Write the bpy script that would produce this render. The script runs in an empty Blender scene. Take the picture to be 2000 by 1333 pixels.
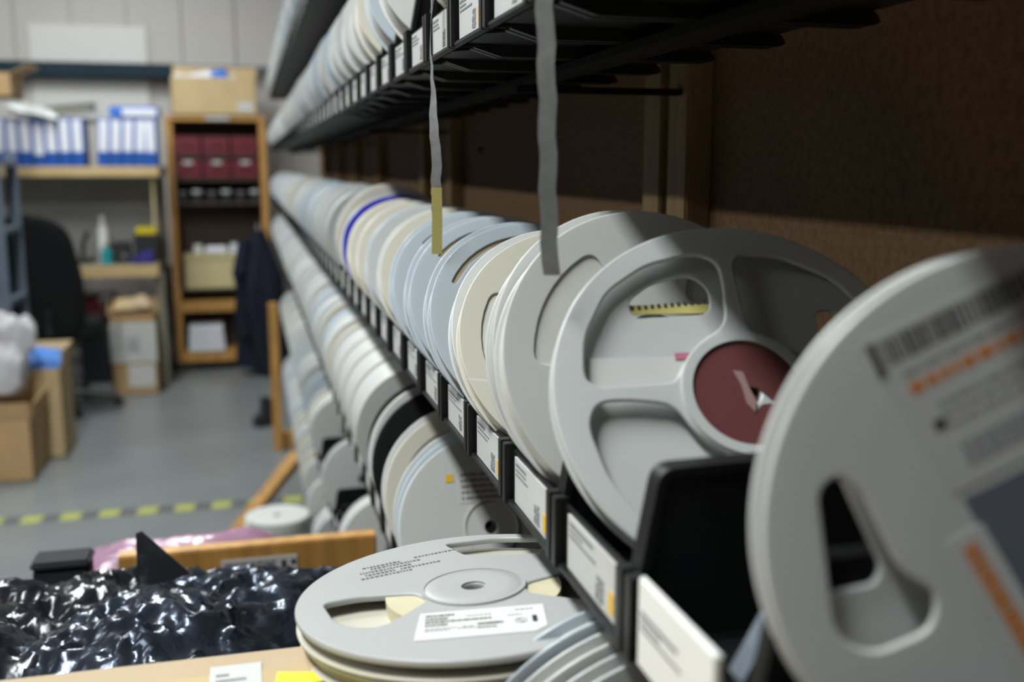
import bpy, bmesh, math, random
from mathutils import Vector, Matrix, noise

R = math.radians
H = 1.4                                   # eye height above the floor; all z below are given from eye level
scene = bpy.context.scene
COL = scene.collection

# ------------------------------------------------------------------ camera, world, lights, exposure
PITCH, YAW = 9.69, 14.375
cam_d = bpy.data.cameras.new('camera')
cam_d.sensor_width = 36.0
cam_d.lens = 36.0
cam_d.clip_start = 0.02
cam_d.clip_end = 60
cam_d.dof.use_dof = True
cam_d.dof.focus_distance = 0.70
cam_d.dof.aperture_fstop = 36.0 / 7.6
cam_d.dof.aperture_blades = 7
cam = bpy.data.objects.new('camera', cam_d)
cam.location = (0, 0, H)
cam.rotation_euler = (R(90 - PITCH), 0, R(-YAW))
COL.objects.link(cam)
scene.camera = cam

world = bpy.data.worlds.new('world')
scene.world = world
world.use_nodes = True
world.node_tree.nodes['Background'].inputs[0].default_value = (0.8, 0.9, 1.0, 1)
world.node_tree.nodes['Background'].inputs[1].default_value = 0.012

scene.view_settings.view_transform = 'Standard'
scene.view_settings.look = 'None'
scene.view_settings.gamma = 1.0
scene.view_settings.use_curve_mapping = False
scene.view_settings.exposure = -0.1

CEIL = 2.05                                # ceiling above eye level
LIGHT_POS = [(-0.9, 0.4), (-0.9, 3.1), (-0.9, 5.8), (-4.0, 0.4), (-4.0, 3.1), (-4.0, 5.8)]
LIGHT_W = {(-0.9, 0.4): 100.0, (-0.9, 3.1): 92.0, (-0.9, 5.8): 82.0,
           (-4.0, 0.4): 58.0, (-4.0, 3.1): 58.0, (-4.0, 5.8): 58.0}
for (lx, ly) in LIGHT_POS:
    ld = bpy.data.lights.new('fluorescent_lamp', 'AREA')
    ld.shape = 'RECTANGLE'
    ld.size, ld.size_y = 0.22, 1.4
    ld.energy = LIGHT_W[(lx, ly)]
    ld.color = (0.95, 1.0, 0.98)
    lo = bpy.data.objects.new('fluorescent_lamp', ld)
    lo.location = (lx, ly, H + CEIL - 0.09)
    COL.objects.link(lo)

# ------------------------------------------------------------------ materials
MATS = {}

def mat(name, col, rough=0.5, metal=0.0, var=0.0, vscale=20.0, bump=0.0, bscale=60.0, trans=0.0,
        spec=0.5, col2=None, stretch=None, coat=0.0):
    m = bpy.data.materials.new(name)
    m.use_nodes = True
    nt = m.node_tree
    b = nt.nodes['Principled BSDF']
    b.inputs['Roughness'].default_value = rough
    b.inputs['Metallic'].default_value = metal
    b.inputs['Specular IOR Level'].default_value = spec
    b.inputs['Coat Weight'].default_value = coat
    b.inputs['Base Color'].default_value = (*col, 1)
    tc = None
    if var > 0 or bump > 0:
        tc = nt.nodes.new('ShaderNodeTexCoord')
        mp = nt.nodes.new('ShaderNodeMapping')
        if stretch:
            mp.inputs['Scale'].default_value = stretch
        nt.links.new(tc.outputs['Object'], mp.inputs[0])
    if var > 0:
        n = nt.nodes.new('ShaderNodeTexNoise')
        n.inputs['Scale'].default_value = vscale
        n.inputs['Detail'].default_value = 6
        nt.links.new(mp.outputs[0], n.inputs['Vector'])
        rmp = nt.nodes.new('ShaderNodeValToRGB')
        c2 = col2 or tuple(max(0, c * (1 - var)) for c in col)
        rmp.color_ramp.elements[0].position = 0.32
        rmp.color_ramp.elements[1].position = 0.68
        rmp.color_ramp.elements[0].color = (*c2, 1)
        rmp.color_ramp.elements[1].color = (*col, 1)
        nt.links.new(n.outputs['Fac'], rmp.inputs[0])
        nt.links.new(rmp.outputs[0], b.inputs['Base Color'])
    if bump > 0:
        n2 = nt.nodes.new('ShaderNodeTexNoise')
        n2.inputs['Scale'].default_value = bscale
        n2.inputs['Detail'].default_value = 4
        nt.links.new(mp.outputs[0], n2.inputs['Vector'])
        bp = nt.nodes.new('ShaderNodeBump')
        bp.inputs['Strength'].default_value = bump
        bp.inputs['Distance'].default_value = 0.004
        nt.links.new(n2.outputs['Fac'], bp.inputs['Height'])
        nt.links.new(bp.outputs[0], b.inputs['Normal'])
    if trans > 0:
        t = nt.nodes.new('ShaderNodeBsdfTranslucent')
        t.inputs['Color'].default_value = (*[min(1, c * 1.05) for c in col], 1)
        mx = nt.nodes.new('ShaderNodeMixShader')
        mx.inputs[0].default_value = trans
        out = nt.nodes['Material Output']
        nt.links.new(b.outputs[0], mx.inputs[1])
        nt.links.new(t.outputs[0], mx.inputs[2])
        nt.links.new(mx.outputs[0], out.inputs[0])
    MATS[name] = m
    return m

mat('white_plastic', (0.66, 0.665, 0.66), 0.32, trans=0.22, var=0.05, vscale=8)
mat('pearl_plastic', (0.62, 0.64, 0.64), 0.30, trans=0.30, var=0.05, vscale=8)
mat('cream_plastic', (0.68, 0.65, 0.56), 0.34, trans=0.22, var=0.05, vscale=8)
mat('ice_plastic', (0.55, 0.61, 0.67), 0.28, trans=0.30, var=0.05, vscale=8)
mat('grey_plastic', (0.50, 0.52, 0.52), 0.35, trans=0.15, var=0.06, vscale=8)
mat('cobalt_plastic', (0.012, 0.012, 0.36), 0.3, trans=0.1)
mat('pink_film', (0.55, 0.20, 0.28), 0.25, trans=0.25)
mat('red_film', (0.16, 0.055, 0.055), 0.3, trans=0.25)
mat('lilac_film', (0.42, 0.24, 0.35), 0.22, trans=0.3, bump=0.6, bscale=40)
mat('tape_white', (0.62, 0.62, 0.58), 0.4, var=0.12, vscale=30, stretch=(1, 40, 1))
mat('tape_cream', (0.58, 0.53, 0.36), 0.45, var=0.15, vscale=30, stretch=(1, 40, 1))
mat('tape_black', (0.012, 0.012, 0.013), 0.35, var=0.3, vscale=30, stretch=(1, 40, 1))
mat('tape_tan', (0.33, 0.27, 0.18), 0.5, var=0.15, vscale=30, stretch=(1, 40, 1))
mat('cover_tape', (0.40, 0.41, 0.42), 0.35, trans=0.35, var=0.25, vscale=160)
mat('yellow_tape', (0.62, 0.56, 0.20), 0.5, trans=0.2, var=0.08, vscale=60)
mat('black_abs', (0.010, 0.010, 0.011), 0.42, spec=0.3, bump=0.05, bscale=300)
mat('black_abs_worn', (0.010, 0.010, 0.011), 0.6, spec=0.12, var=0.3, vscale=30)
mat('shelf_metal', (0.008, 0.008, 0.009), 0.7, spec=0.1)
mat('label_paper', (0.50, 0.50, 0.495), 0.6, var=0.04, vscale=40)
mat('ink', (0.03, 0.03, 0.032), 0.7)
mat('grey_ink', (0.22, 0.22, 0.23), 0.7)
mat('orange_ink', (0.55, 0.20, 0.05), 0.6)
mat('sticker_amber', (0.68, 0.42, 0.03), 0.5)
mat('sticker_yellow', (0.75, 0.66, 0.02), 0.5)
mat('slate_film', (0.12, 0.14, 0.17), 0.3)
mat('pine', (0.54, 0.28, 0.075), 0.45, var=0.35, vscale=9, stretch=(6, 6, 0.7), bump=0.05)
mat('pine_pale', (0.55, 0.40, 0.20), 0.5, var=0.25, vscale=9, stretch=(0.7, 6, 6))
mat('stud_wood', (0.42, 0.27, 0.12), 0.6, var=0.25, vscale=12, stretch=(8, 8, 1))
mat('chipboard', (0.30, 0.165, 0.072), 0.7, var=0.35, vscale=140, bump=0.15, bscale=180)
mat('cardboard', (0.42, 0.27, 0.13), 0.75, var=0.12, vscale=10)
mat('cardboard_tan', (0.50, 0.37, 0.20), 0.75, var=0.12, vscale=10)
mat('cardboard_pale', (0.44, 0.33, 0.21), 0.7, var=0.10, vscale=14)
mat('floor_paint', (0.165, 0.18, 0.185), 0.32, var=0.16, vscale=2.2, bump=0.04, bscale=5)
mat('wall_paint', (0.49, 0.465, 0.445), 0.6, var=0.05, vscale=3)
mat('ceiling_paint', (0.7, 0.7, 0.69), 0.8, var=0.04, vscale=3)
mat('white_board', (0.60, 0.595, 0.59), 0.45, var=0.03, vscale=3)
mat('beam_blue', (0.008, 0.026, 0.042), 0.6, spec=0.2, var=0.2, vscale=8)
mat('steel_blue', (0.14, 0.17, 0.22), 0.4, metal=0.3, var=0.15, vscale=10)
mat('maroon_plastic', (0.13, 0.012, 0.022), 0.35, var=0.2, vscale=12)
mat('file_blue', (0.03, 0.16, 0.60), 0.5, var=0.1, vscale=10)
mat('file_white', (0.72, 0.73, 0.80), 0.55, var=0.06, vscale=14)
mat('fabric_black', (0.008, 0.008, 0.009), 0.9, bump=0.3, bscale=300, spec=0.2)
mat('navy_cloth', (0.010, 0.013, 0.024), 0.9, bump=0.3, bscale=60, spec=0.2)
mat('shield_bag', (0.050, 0.062, 0.090), 0.2, metal=0.7, var=0.6, vscale=14, bump=0.5, bscale=26)
mat('shield_bag_dark', (0.02, 0.022, 0.03), 0.18, metal=0.35, var=0.5, vscale=12, bump=0.45, bscale=22)
mat('smoke_sheet', (0.03, 0.032, 0.036), 0.18, trans=0.15)
mat('hazard_yellow', (0.33, 0.34, 0.075), 0.6, var=0.25, vscale=30)
mat('hazard_grey', (0.075, 0.08, 0.085), 0.6, var=0.2, vscale=30)
mat('dark_wood', (0.045, 0.028, 0.018), 0.6)
mat('silver', (0.45, 0.46, 0.47), 0.35, metal=0.8)
mat('blue_bag', (0.10, 0.28, 0.75), 0.4, trans=0.2, bump=0.4, bscale=30)
mat('white_bag', (0.52, 0.52, 0.54), 0.4, trans=0.25, bump=0.4, bscale=30)
mat('pink_bag', (0.72, 0.28, 0.42), 0.4, trans=0.25)
mat('teal_plastic', (0.02, 0.26, 0.30), 0.35)
mat('bright_white', (0.82, 0.82, 0.80), 0.4, trans=0.1)
mat('plain_yellow', (0.70, 0.55, 0.01), 0.5)
mat('violet_blue', (0.035, 0.03, 0.22), 0.4)
mat('cream_box', (0.55, 0.47, 0.25), 0.6, var=0.08, vscale=6)
mat('green_pcb', (0.01, 0.12, 0.05), 0.4)
mat('dark_plastic', (0.02, 0.021, 0.024), 0.4)
mat('matt_black', (0.03, 0.032, 0.036), 0.7, spec=0.1)
mat('film_edge', (0.26, 0.17, 0.17), 0.4)
mat('chalk_plastic', (0.42, 0.425, 0.425), 0.36, trans=0.1, var=0.04, vscale=8)
mat('bench_shelf_shade', (0.46, 0.45, 0.43), 0.7, var=0.08, vscale=4)  # grey that carries the shelf's shade on the wall behind the bench
mat('label_white', (0.60, 0.60, 0.595), 0.6)
mat('olive_grey', (0.20, 0.19, 0.15), 0.6)
mat('chrome', (0.5, 0.5, 0.5), 0.2, metal=0.9)

# ------------------------------------------------------------------ mesh helpers

class MB:
    def __init__(s):
        s.v, s.f = [], []

    def add(s, vs, fs):
        o = len(s.v)
        s.v += [tuple(p) for p in vs]
        s.f += [tuple(i + o for i in q) for q in fs]
        return s

    def box(s, x0, x1, y0, y1, z0, z1, M=None):
        vs = [Vector(p) for p in ((x0, y0, z0), (x1, y0, z0), (x1, y1, z0), (x0, y1, z0),
                                  (x0, y0, z1), (x1, y0, z1), (x1, y1, z1), (x0, y1, z1))]
        if M is not None:
            vs = [M @ p for p in vs]
        return s.add(vs, [(0, 3, 2, 1), (4, 5, 6, 7), (0, 1, 5, 4), (1, 2, 6, 5), (2, 3, 7, 6), (3, 0, 4, 7)])

    def prism(s, poly, a, b, axis='y', M=None):
        """poly in the plane across the axis: y -> (x,z), x -> (y,z), z -> (x,y)"""
        n = len(poly)
        def P(p, t):
            q = {'y': (p[0], t, p[1]), 'x': (t, p[0], p[1]), 'z': (p[0], p[1], t)}[axis]
            return M @ Vector(q) if M is not None else q
        vs = [P(p, a) for p in poly] + [P(p, b) for p in poly]
        fs = [tuple(range(n)), tuple(range(2 * n - 1, n - 1, -1))]
        fs += [(i, n + i, n + (i + 1) % n, (i + 1) % n) for i in range(n)]
        return s.add(vs, fs)

    def lathe(s, prof, seg=48, axis='y', c=(0, 0, 0), closed=True):
        """prof: list of (radius, height along axis); closed loop profile"""
        n = len(prof)
        vs = []
        for k in range(seg):
            t = 2 * math.pi * k / seg
            for (r, h) in prof:
                if axis == 'y':
                    vs.append((c[0] + r * math.cos(t), c[1] + h, c[2] + r * math.sin(t)))
                else:
                    vs.append((c[0] + r * math.cos(t), c[1] + r * math.sin(t), c[2] + h))
        fs = []
        m = n if closed else n - 1
        for k in range(seg):
            k2 = (k + 1) % seg
            for i in range(m):
                j = (i + 1) % n
                q = (k * n + i, k * n + j, k2 * n + j, k2 * n + i)
                fs.append(q if axis == 'y' else q[::-1])
        return s.add(vs, fs)

    def cyl(s, c, r, h0, h1, axis='z', seg=20, r2=None):
        r2 = r if r2 is None else r2
        return s.lathe([(1e-5, h0), (r, h0), (r2, h1), (1e-5, h1)], seg, axis, c, closed=False)

    def tube(s, pts, r, seg=8):
        pts = [Vector(p) for p in pts]
        vs, fs = [], []
        for i, p in enumerate(pts):
            d = (pts[min(i + 1, len(pts) - 1)] - pts[max(i - 1, 0)]).normalized()
            a = d.cross(Vector((0, 0, 1)))
            if a.length < 1e-3:
                a = d.cross(Vector((1, 0, 0)))
            a.normalize()
            b = d.cross(a)
            rr = r[i] if isinstance(r, (list, tuple)) else r
            for k in range(seg):
                t = 2 * math.pi * k / seg
                vs.append(p + a * rr * math.cos(t) + b * rr * math.sin(t))
        for i in range(len(pts) - 1):
            for k in range(seg):
                k2 = (k + 1) % seg
                fs.append((i * seg + k, i * seg + k2, (i + 1) * seg + k2, (i + 1) * seg + k))
        fs.append(tuple(range(seg))[::-1])
        fs.append(tuple((len(pts) - 1) * seg + k for k in range(seg)))
        return s.add(vs, fs)

    def mesh(s, name, m, bevel=0.0, smooth=True, seg=2):
        bm = bmesh.new()
        bv = [bm.verts.new(p) for p in s.v]
        for q in s.f:
            try:
                bm.faces.new([bv[i] for i in q])
            except ValueError:
                pass
        bmesh.ops.recalc_face_normals(bm, faces=bm.faces)
        if bevel > 0:
            es = [e for e in bm.edges if len(e.link_faces) == 2 and e.calc_face_angle() > 0.6]
            bmesh.ops.bevel(bm, geom=es, offset=bevel, segments=seg, affect='EDGES', clamp_overlap=True)
        me = bpy.data.meshes.new(name)
        bm.to_mesh(me)
        bm.free()
        if smooth:
            me.polygons.foreach_set('use_smooth', [True] * len(me.polygons))
            me.set_sharp_from_angle(angle=R(35))
        me.materials.append(MATS[m])
        return me

    def build(s, name, m, parent=None, loc=(0, 0, 0), rot=(0, 0, 0), bevel=0.0, smooth=True):
        return obj(name, s.mesh(name, m, bevel, smooth), parent, loc, rot)


def obj(name, me, parent=None, loc=(0, 0, 0), rot=(0, 0, 0), m=None):
    """top-level objects: loc z is given from eye level"""
    o = bpy.data.objects.new(name, me)
    COL.objects.link(o)
    if parent is not None:
        o.parent = parent
        o.location = loc
    else:
        o.location = (loc[0], loc[1], loc[2] + H)
    o.rotation_euler = rot
    if m:
        o.material_slots[0].link = 'OBJECT'
        o.material_slots[0].material = MATS[m]
    return o


def tag(o, label, cat, group=None):
    o['label'] = label
    o['category'] = cat
    if group:
        o['group'] = group
    return o


def thing(name, label, cat, loc, rot=(0, 0, 0), group=None):
    o = obj(name, None, None, loc, rot)
    o.empty_display_size = 0.05
    return tag(o, label, cat, group)


def struct(o):
    o['kind'] = 'structure'
    return o


def rounded(pts, rad, n=5):
    """round the corners of a polygon"""
    out = []
    N = len(pts)
    for i in range(N):
        p0, p1, p2 = Vector(pts[i - 1]), Vector(pts[i]), Vector(pts[(i + 1) % N])
        a, b = (p0 - p1), (p2 - p1)
        d = min(rad, a.length * 0.48, b.length * 0.48)
        A, B = p1 + a.normalized() * d, p1 + b.normalized() * d
        for k in range(n + 1):
            t = k / n
            out.append(tuple((1 - t) ** 2 * A + 2 * t * (1 - t) * p1 + t * t * B))
    return out


def sector(a0, a1, r0, r1, rad, n=10):
    pts = [(r1 * math.cos(R(a0 + (a1 - a0) * k / n)), r1 * math.sin(R(a0 + (a1 - a0) * k / n))) for k in range(n + 1)]
    pts += [(r0 * math.cos(R(a1 + (a0 - a1) * k / 4)), r0 * math.sin(R(a1 + (a0 - a1) * k / 4))) for k in range(5)]
    # round only the four true corners
    N = len(pts)
    out = []
    corner = {0, n, n + 1, N - 1}
    for i in range(N):
        if i in corner:
            p0, p1, p2 = Vector(pts[i - 1]), Vector(pts[i]), Vector(pts[(i + 1) % N])
            a, b = p0 - p1, p2 - p1
            A = p1 + a.normalized() * min(rad, a.length * .95)
            B = p1 + b.normalized() * min(rad, b.length * .95)
            for k in range(6):
                t = k / 5
                out.append(tuple((1 - t) ** 2 * A + 2 * t * (1 - t) * p1 + t * t * B))
        else:
            out.append(pts[i])
    return out


def circle(r, n=72, c=(0, 0), ph=0):
    return [(c[0] + r * math.cos(2 * math.pi * k / n + ph), c[1] + r * math.sin(2 * math.pi * k / n + ph)) for k in range(n)]


def plate_mesh(name, loops, thick, bev, m):
    """flat moulded plate in the XZ plane from an outline and holes, rounded edges"""
    cu = bpy.data.curves.new(name, 'CURVE')
    cu.dimensions = '2D'
    cu.fill_mode = 'BOTH'
    cu.extrude = max(1e-5, thick / 2 - bev)
    cu.bevel_depth = bev
    cu.bevel_resolution = 1
    cu.offset = -bev
    for L in loops:
        sp = cu.splines.new('POLY')
        sp.points.add(len(L) - 1)
        for p, q in zip(sp.points, L):
            p.co = (q[0], q[1], 0, 1)
        sp.use_cyclic_u = True
    o = bpy.data.objects.new(name, cu)
    COL.objects.link(o)
    dg = bpy.context.evaluated_depsgraph_get()
    me = bpy.data.meshes.new_from_object(o.evaluated_get(dg))
    me.name = name
    bpy.data.objects.remove(o)
    bpy.data.curves.remove(cu)
    me.transform(Matrix.Rotation(R(90), 4, 'X'))
    me.polygons.foreach_set('use_smooth', [True] * len(me.polygons))
    me.set_sharp_from_angle(angle=R(50))
    me.materials.clear()
    me.materials.append(MATS[m])
    return me


def text_rows(mb, x0, x1, ztop, rows, h, gap, y0, y1, rng, fill=(0.4, 1.0), word=(0.002, 0.009), M=None):
    """rows of small dark blocks standing for illegible print, in the XZ plane"""
    z = ztop
    for _ in range(rows):
        end = x0 + (x1 - x0) * rng.uniform(*fill)
        x = x0
        while x < end:
            w = rng.uniform(*word)
            mb.box(x, min(x + w, end), y0, y1, z - h, z, M)
            x += w + rng.uniform(0.3, 0.7) * h
        z -= h + gap

# ------------------------------------------------------------------ the room
def slab(name, m, x0, x1, y0, y1, z0, z1):
    return struct(MB().box(x0, x1, y0, y1, z0, z1).build(name, m, smooth=False))

slab('floor', 'floor_paint', -16, 1.2, -10, 8.2, -1.5, -1.4)
slab('ceiling', 'ceiling_paint', -16, 1.2, -10, 8.2, CEIL, CEIL + 0.1)
slab('wall_left', 'wall_paint', -16.1, -16, -10, 8.2, -1.4, CEIL)
slab('wall_right', 'wall_paint', 1.0, 1.1, -10, 8.2, -1.4, CEIL)
slab('wall_front', 'wall_paint', -16, 1.0, -10.1, -10, -1.4, CEIL)
wb = slab('wall_back', 'wall_paint', -16, 1.0, 7.97, 8.1, -1.4, CEIL)
pm = MB().box(0.006, 0.364, -0.022, 0, 0, 3.40).mesh('panel', 'wall_paint', bevel=0.006)
for k in range(9):
    obj('panel', pm, wb, (-2.25 + 0.37 * k, 7.97, -1.37))

for (lx, ly) in LIGHT_POS:
    t = thing('ceiling_light', 'long white fluorescent light fitting under the ceiling above the aisle', 'light',
              (lx, ly, CEIL - 0.08), group='fluorescent fittings on the ceiling')
    MB().prism([(-0.14, 0.0), (-0.13, 0.0), (-0.09, 0.06), (0.09, 0.06), (0.13, 0.0), (0.14, 0.0), (0.1, 0.08), (-0.1, 0.08)],
               -0.75, 0.75).build('reflector', 'white_board', t)

# hazard tape on the floor
ht = thing('floor_tape', 'yellow and grey striped marking tape across the floor', 'tape', (-1.7, 4.29, -1.4))
MB().box(0, 1.95, -0.042, 0.042, 0.0, 0.0006).build('tape_strip', 'hazard_grey', ht)
dm = MB().prism([(0, -0.042), (0.078, -0.042), (0.086, 0.042), (0.008, 0.042)], 0.0006, 0.0010, 'z').mesh('yellow_dash', 'hazard_yellow')
for k in range(13):
    obj('yellow_dash', dm, ht, (0.03 + 0.147 * k, 0, 0))

# unseen dark rack, added across the aisle to block low-angle light
op = thing('light_blocker_rack', 'tall dark unseen rack added across the aisle on the left to block light', 'rack', (-3.0, 1.2, -1.4))
MB().box(-0.25, -0.235, -3.2, 3.2, 0.02, 1.95).build('back_panel', 'dark_wood', op)
for y in (-3.2, -1.6, 0.0, 1.6, 3.15):
    MB().box(-0.235, 0.2, y, y + 0.05, 0.0, 1.95).build('upright', 'dark_wood', op)
for z in (0.1, 0.55, 1.0, 1.45, 1.9):
    MB().box(-0.235, 0.2, -3.15, 3.15, z, z + 0.03).build('shelf', 'dark_wood', op)

# ------------------------------------------------------------------ the reel rack
RF, RB = 0.15, 0.42                          # front of the bins, chipboard back
PITCHB = 0.105
ROWS = {'top': 0.366, 'upper': 0.083, 'middle': -0.2015, 'lower': -0.447, 'fourth': -0.745, 'bottom': -1.05}
RACK_END = 6.15
rack = thing('reel_rack', 'long dark wooden rack with chipboard back holding rows of black bins', 'rack', (RB, 0, -1.4))
def rk(name, m, x0, x1, y0, y1, z0, z1, bevel=0.0):
    return MB().box(x0 - RB, x1 - RB, y0, y1, z0 + 1.4, z1 + 1.4).build(name, m, rack, bevel=bevel)
rk('back_panel', 'chipboard', RB, RB + 0.012, -0.9, 1.00, -1.4, 1.0)
rk('back_panel', 'chipboard', RB, RB + 0.012, 1.003, 2.40, -1.4, 1.0)
rk('back_panel', 'chipboard', RB, RB + 0.012, 2.403, 4.20, -1.4, 1.0)
rk('back_panel', 'chipboard', RB, RB + 0.012, 4.203, RACK_END, -1.4, 1.0)
for y in (0.89, 0.953, 2.03, 2.36, 3.2, 3.9, 4.6, 5.4):
    rk('post', 'stud_wood', RB - 0.026, RB, y, y + 0.045, -1.4, 1.0, 0.002)
for rn, z in ROWS.items():
    y1 = RACK_END - 0.05 if rn in ('top', 'upper', 'middle', 'lower') else 5.05
    rk('shelf_rail', 'shelf_metal', 0.235, 0.262, -0.6, y1, z - 0.012, z - 0.0065)
    for y in (0.0, 0.89, 2.03, 3.2, 4.6, 5.4):
        if y < y1:
            rk('bracket', 'shelf_metal', 0.236, RB - 0.026, y + 0.012, y + 0.026, z - 0.018, z - 0.0125)
rk('front_post', 'pine', 0.078, 0.122, 5.08, 5.13, -1.4, -0.66, 0.003)
rk('foot_rail', 'pine', 0.078, RB, 5.13, 5.17, -1.4, -1.32, 0.003)
# slanting outrigger on the foot of the rack
A_, B_ = Vector((-0.13, 3.75, -1.385)), Vector((0.145, 3.77, -1.06))
MB().tube([A_ - Vector((RB, 0, -1.4)), B_ - Vector((RB, 0, -1.4))], 0.03, 4).build('brace', 'pine', rack)
bm_ = MB().cyl((0, 0, 0), 0.006, -0.004, 0.0, 'y', 12).mesh('bolt', 'shelf_metal')
for (y, z) in ((1.86, 0.03), (0.62, -0.3), (1.2, 0.3)):
    obj('bolt', bm_, rack, (-0.001, y, z + 1.4), (0, 0, R(-90)))
rk('pink_flag', 'pink_film', RB - 0.004, RB - 0.001, 0.80, 0.812, -0.085, -0.06)

# ------------------------------------------------------------------ parts bins
WALL = rounded([(0.0, 0.002), (-0.001, 0.038), (0.007, 0.081), (0.19, 0.084), (0.19, 0.002)], 0.007, 4)
def inset(poly, d):
    cx = sum(p[0] for p in poly) / len(poly); cz = sum(p[1] for p in poly) / len(poly)
    out = []
    N = len(poly)
    for i in range(N):
        a = Vector(poly[(i + 1) % N]) - Vector(poly[i - 1])
        nrm = Vector((-a.y, a.x)).normalized()
        p = Vector(poly[i])
        if (Vector((cx, cz)) - p).dot(nrm) < 0:
            nrm = -nrm
        out.append(tuple(p + nrm * d))
    return out
def wall_mesh():
    mb = MB().prism(WALL, -0.0011, 0.0011)
    inn = inset(WALL, 0.004)
    N = len(WALL)
    for i in range(N):
        j = (i + 1) % N
        for s in (-1, 1):
            a, b = WALL[i], WALL[j]
            c, d = inn[j], inn[i]
            mb.add([(a[0], s * .0026, a[1]), (b[0], s * .0026, b[1]), (c[0], s * .0026, c[1]), (d[0], s * .0026, d[1]),
                    (a[0], s * .0011, a[1]), (b[0], s * .0011, b[1]), (c[0], s * .0009, c[1]), (d[0], s * .0009, d[1])],
                   [(0, 1, 2, 3), (0, 4, 5, 1), (2, 6, 7, 3)])
    return mb
M_WALL = wall_mesh().mesh('side_wall', 'black_abs')
def body_mb():
    mb = MB().box(0, 0.19, 0.003, 0.102, 0.002, 0.0045)
    mb.box(0.1875, 0.19, 0.003, 0.102, 0.002, 0.08)
    for y in (0.004, 0.099):
        mb.prism(rounded([(0.01, 0.0), (0.01, 0.002), (0.192, 0.002), (0.196, -0.004), (0.19, -0.006), (0.03, -0.006)], 0.002, 3), y - 0.002, y + 0.004)
    return mb
M_BODY = body_mb().mesh('tray', 'black_abs')
def holder_mb():
    mb = MB().box(-0.0012, 0.0012, 0.0, 0.105, 0.0, 0.034)
    mb.box(-0.0065, 0.0012, 0.0015, 0.009, 0.0, 0.037)
    mb.box(-0.0065, 0.0012, 0.096, 0.1035, 0.0, 0.037)
    mb.box(-0.0050, 0.0012, 0.009, 0.096, 0.0, 0.0030)
    mb.prism([(-0.001, -0.001), (-0.001, 0.002), (0.03, 0.002)], 0.012, 0.014)
    mb.prism([(-0.001, -0.001), (-0.001, 0.002), (0.03, 0.002)], 0.091, 0.093)
    return mb
M_HOLD = holder_mb().mesh('label_holder', 'black_abs', bevel=0.0006)
M_CARD = MB().box(-0.0024, -0.0013, 0.020, 0.088, 0.0036, 0.0315).mesh('label_card', 'label_paper')
M_STICK = MB().box(-0.0027, -0.0024, 0.021, 0.0275, 0.0065, 0.017).mesh('sticker', 'sticker_amber')
def yz_block(mb, ya, yb, za, zb, x0=-0.0027, x1=-0.0024):
    mb.box(x0, x1, min(ya, yb), max(ya, yb), za, zb)
def print_mesh(seed):
    rg = random.Random(seed)
    mb = MB()
    z = 0.0288
    for row in range(3):                     # text at the top left (left is the far, +y end)
        y = 0.085
        end = 0.085 - rg.uniform(0.016, 0.036) if row < 2 else 0.085 - rg.uniform(0.022, 0.05)
        hh = 0.0018 if row == 0 else 0.0012
        while y > end:
            w = rg.uniform(0.0012, 0.004)
            yz_block(mb, y, y - w, z - hh, z)
            y -= w + 0.0009
        z -= hh + 0.0017
    for i in range(8):                       # square code near the middle
        for j in range(9):
            if rg.random() < 0.72:
                yz_block(mb, 0.045 - i * 0.0013, 0.045 - (i + 1) * 0.0013, 0.006 + j * 0.0013, 0.006 + (j + 1) * 0.0013)
    return mb.mesh('print', 'grey_ink')
M_PRINT = [print_mesh(s) for s in range(5)]
def far_bin_mb():
    mb = MB()
    mb.box(0, 0.19, 0.002, 0.103, 0.0, 0.0045)
    mb.box(0.1875, 0.19, 0.003, 0.102, 0.002, 0.08)
    mb.prism(WALL, 0.0005, 0.003)
    mb.prism(WALL, 0.102, 0.1045)
    mb.box(-0.0012, 0.0012, 0.0, 0.105, 0.0, 0.034)
    mb.box(-0.006, 0.0012, 0.0015, 0.009, 0.0, 0.037)
    mb.box(-0.006, 0.0012, 0.096, 0.1035, 0.0, 0.037)
    return mb
M_FARBIN = far_bin_mb().mesh('parts_bin', 'black_abs_worn')
ORD = ['first', 'second', 'third', 'fourth', 'fifth', 'sixth', 'seventh', 'eighth', 'ninth', 'tenth', 'eleventh',
       'twelfth', 'thirteenth', 'fourteenth', 'fifteenth']
def near_bin(y, z, label, seed, card=True):
    t = thing('parts_bin', label, 'bin', (RF, y, z), group='black parts bins on the reel rack')
    obj('tray', M_BODY, t)
    obj('side_wall', M_WALL, t, (0, 0.0028, 0))
    obj('side_wall', M_WALL, t, (0, 0.1022, 0))
    h = obj('label_holder', M_HOLD, t)
    if card:
        c = obj('label_card', M_CARD, t)
        obj('print', M_PRINT[seed % 5], c)
        obj('sticker', M_STICK, c)
    if label.startswith('first') and 'middle row' in label and 'under' not in label:
        MB().box(-0.0062, -0.0028, 0.019, 0.0885, 0.004, 0.0415).build('folded_card', 'bright_white', c, bevel=0.0008)
        obj('print', M_PRINT[2], c, (-0.0039, 0, 0))
        obj('sticker', M_STICK, c, (-0.0039, 0, 0))
    return t
def far_bin(y, z, label):
    t = tag(obj('parts_bin', M_FARBIN, None, (RF, y, z)), label, 'bin', 'black parts bins on the reel rack')
    obj('label_card', M_CARD, t)
    return t

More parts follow.
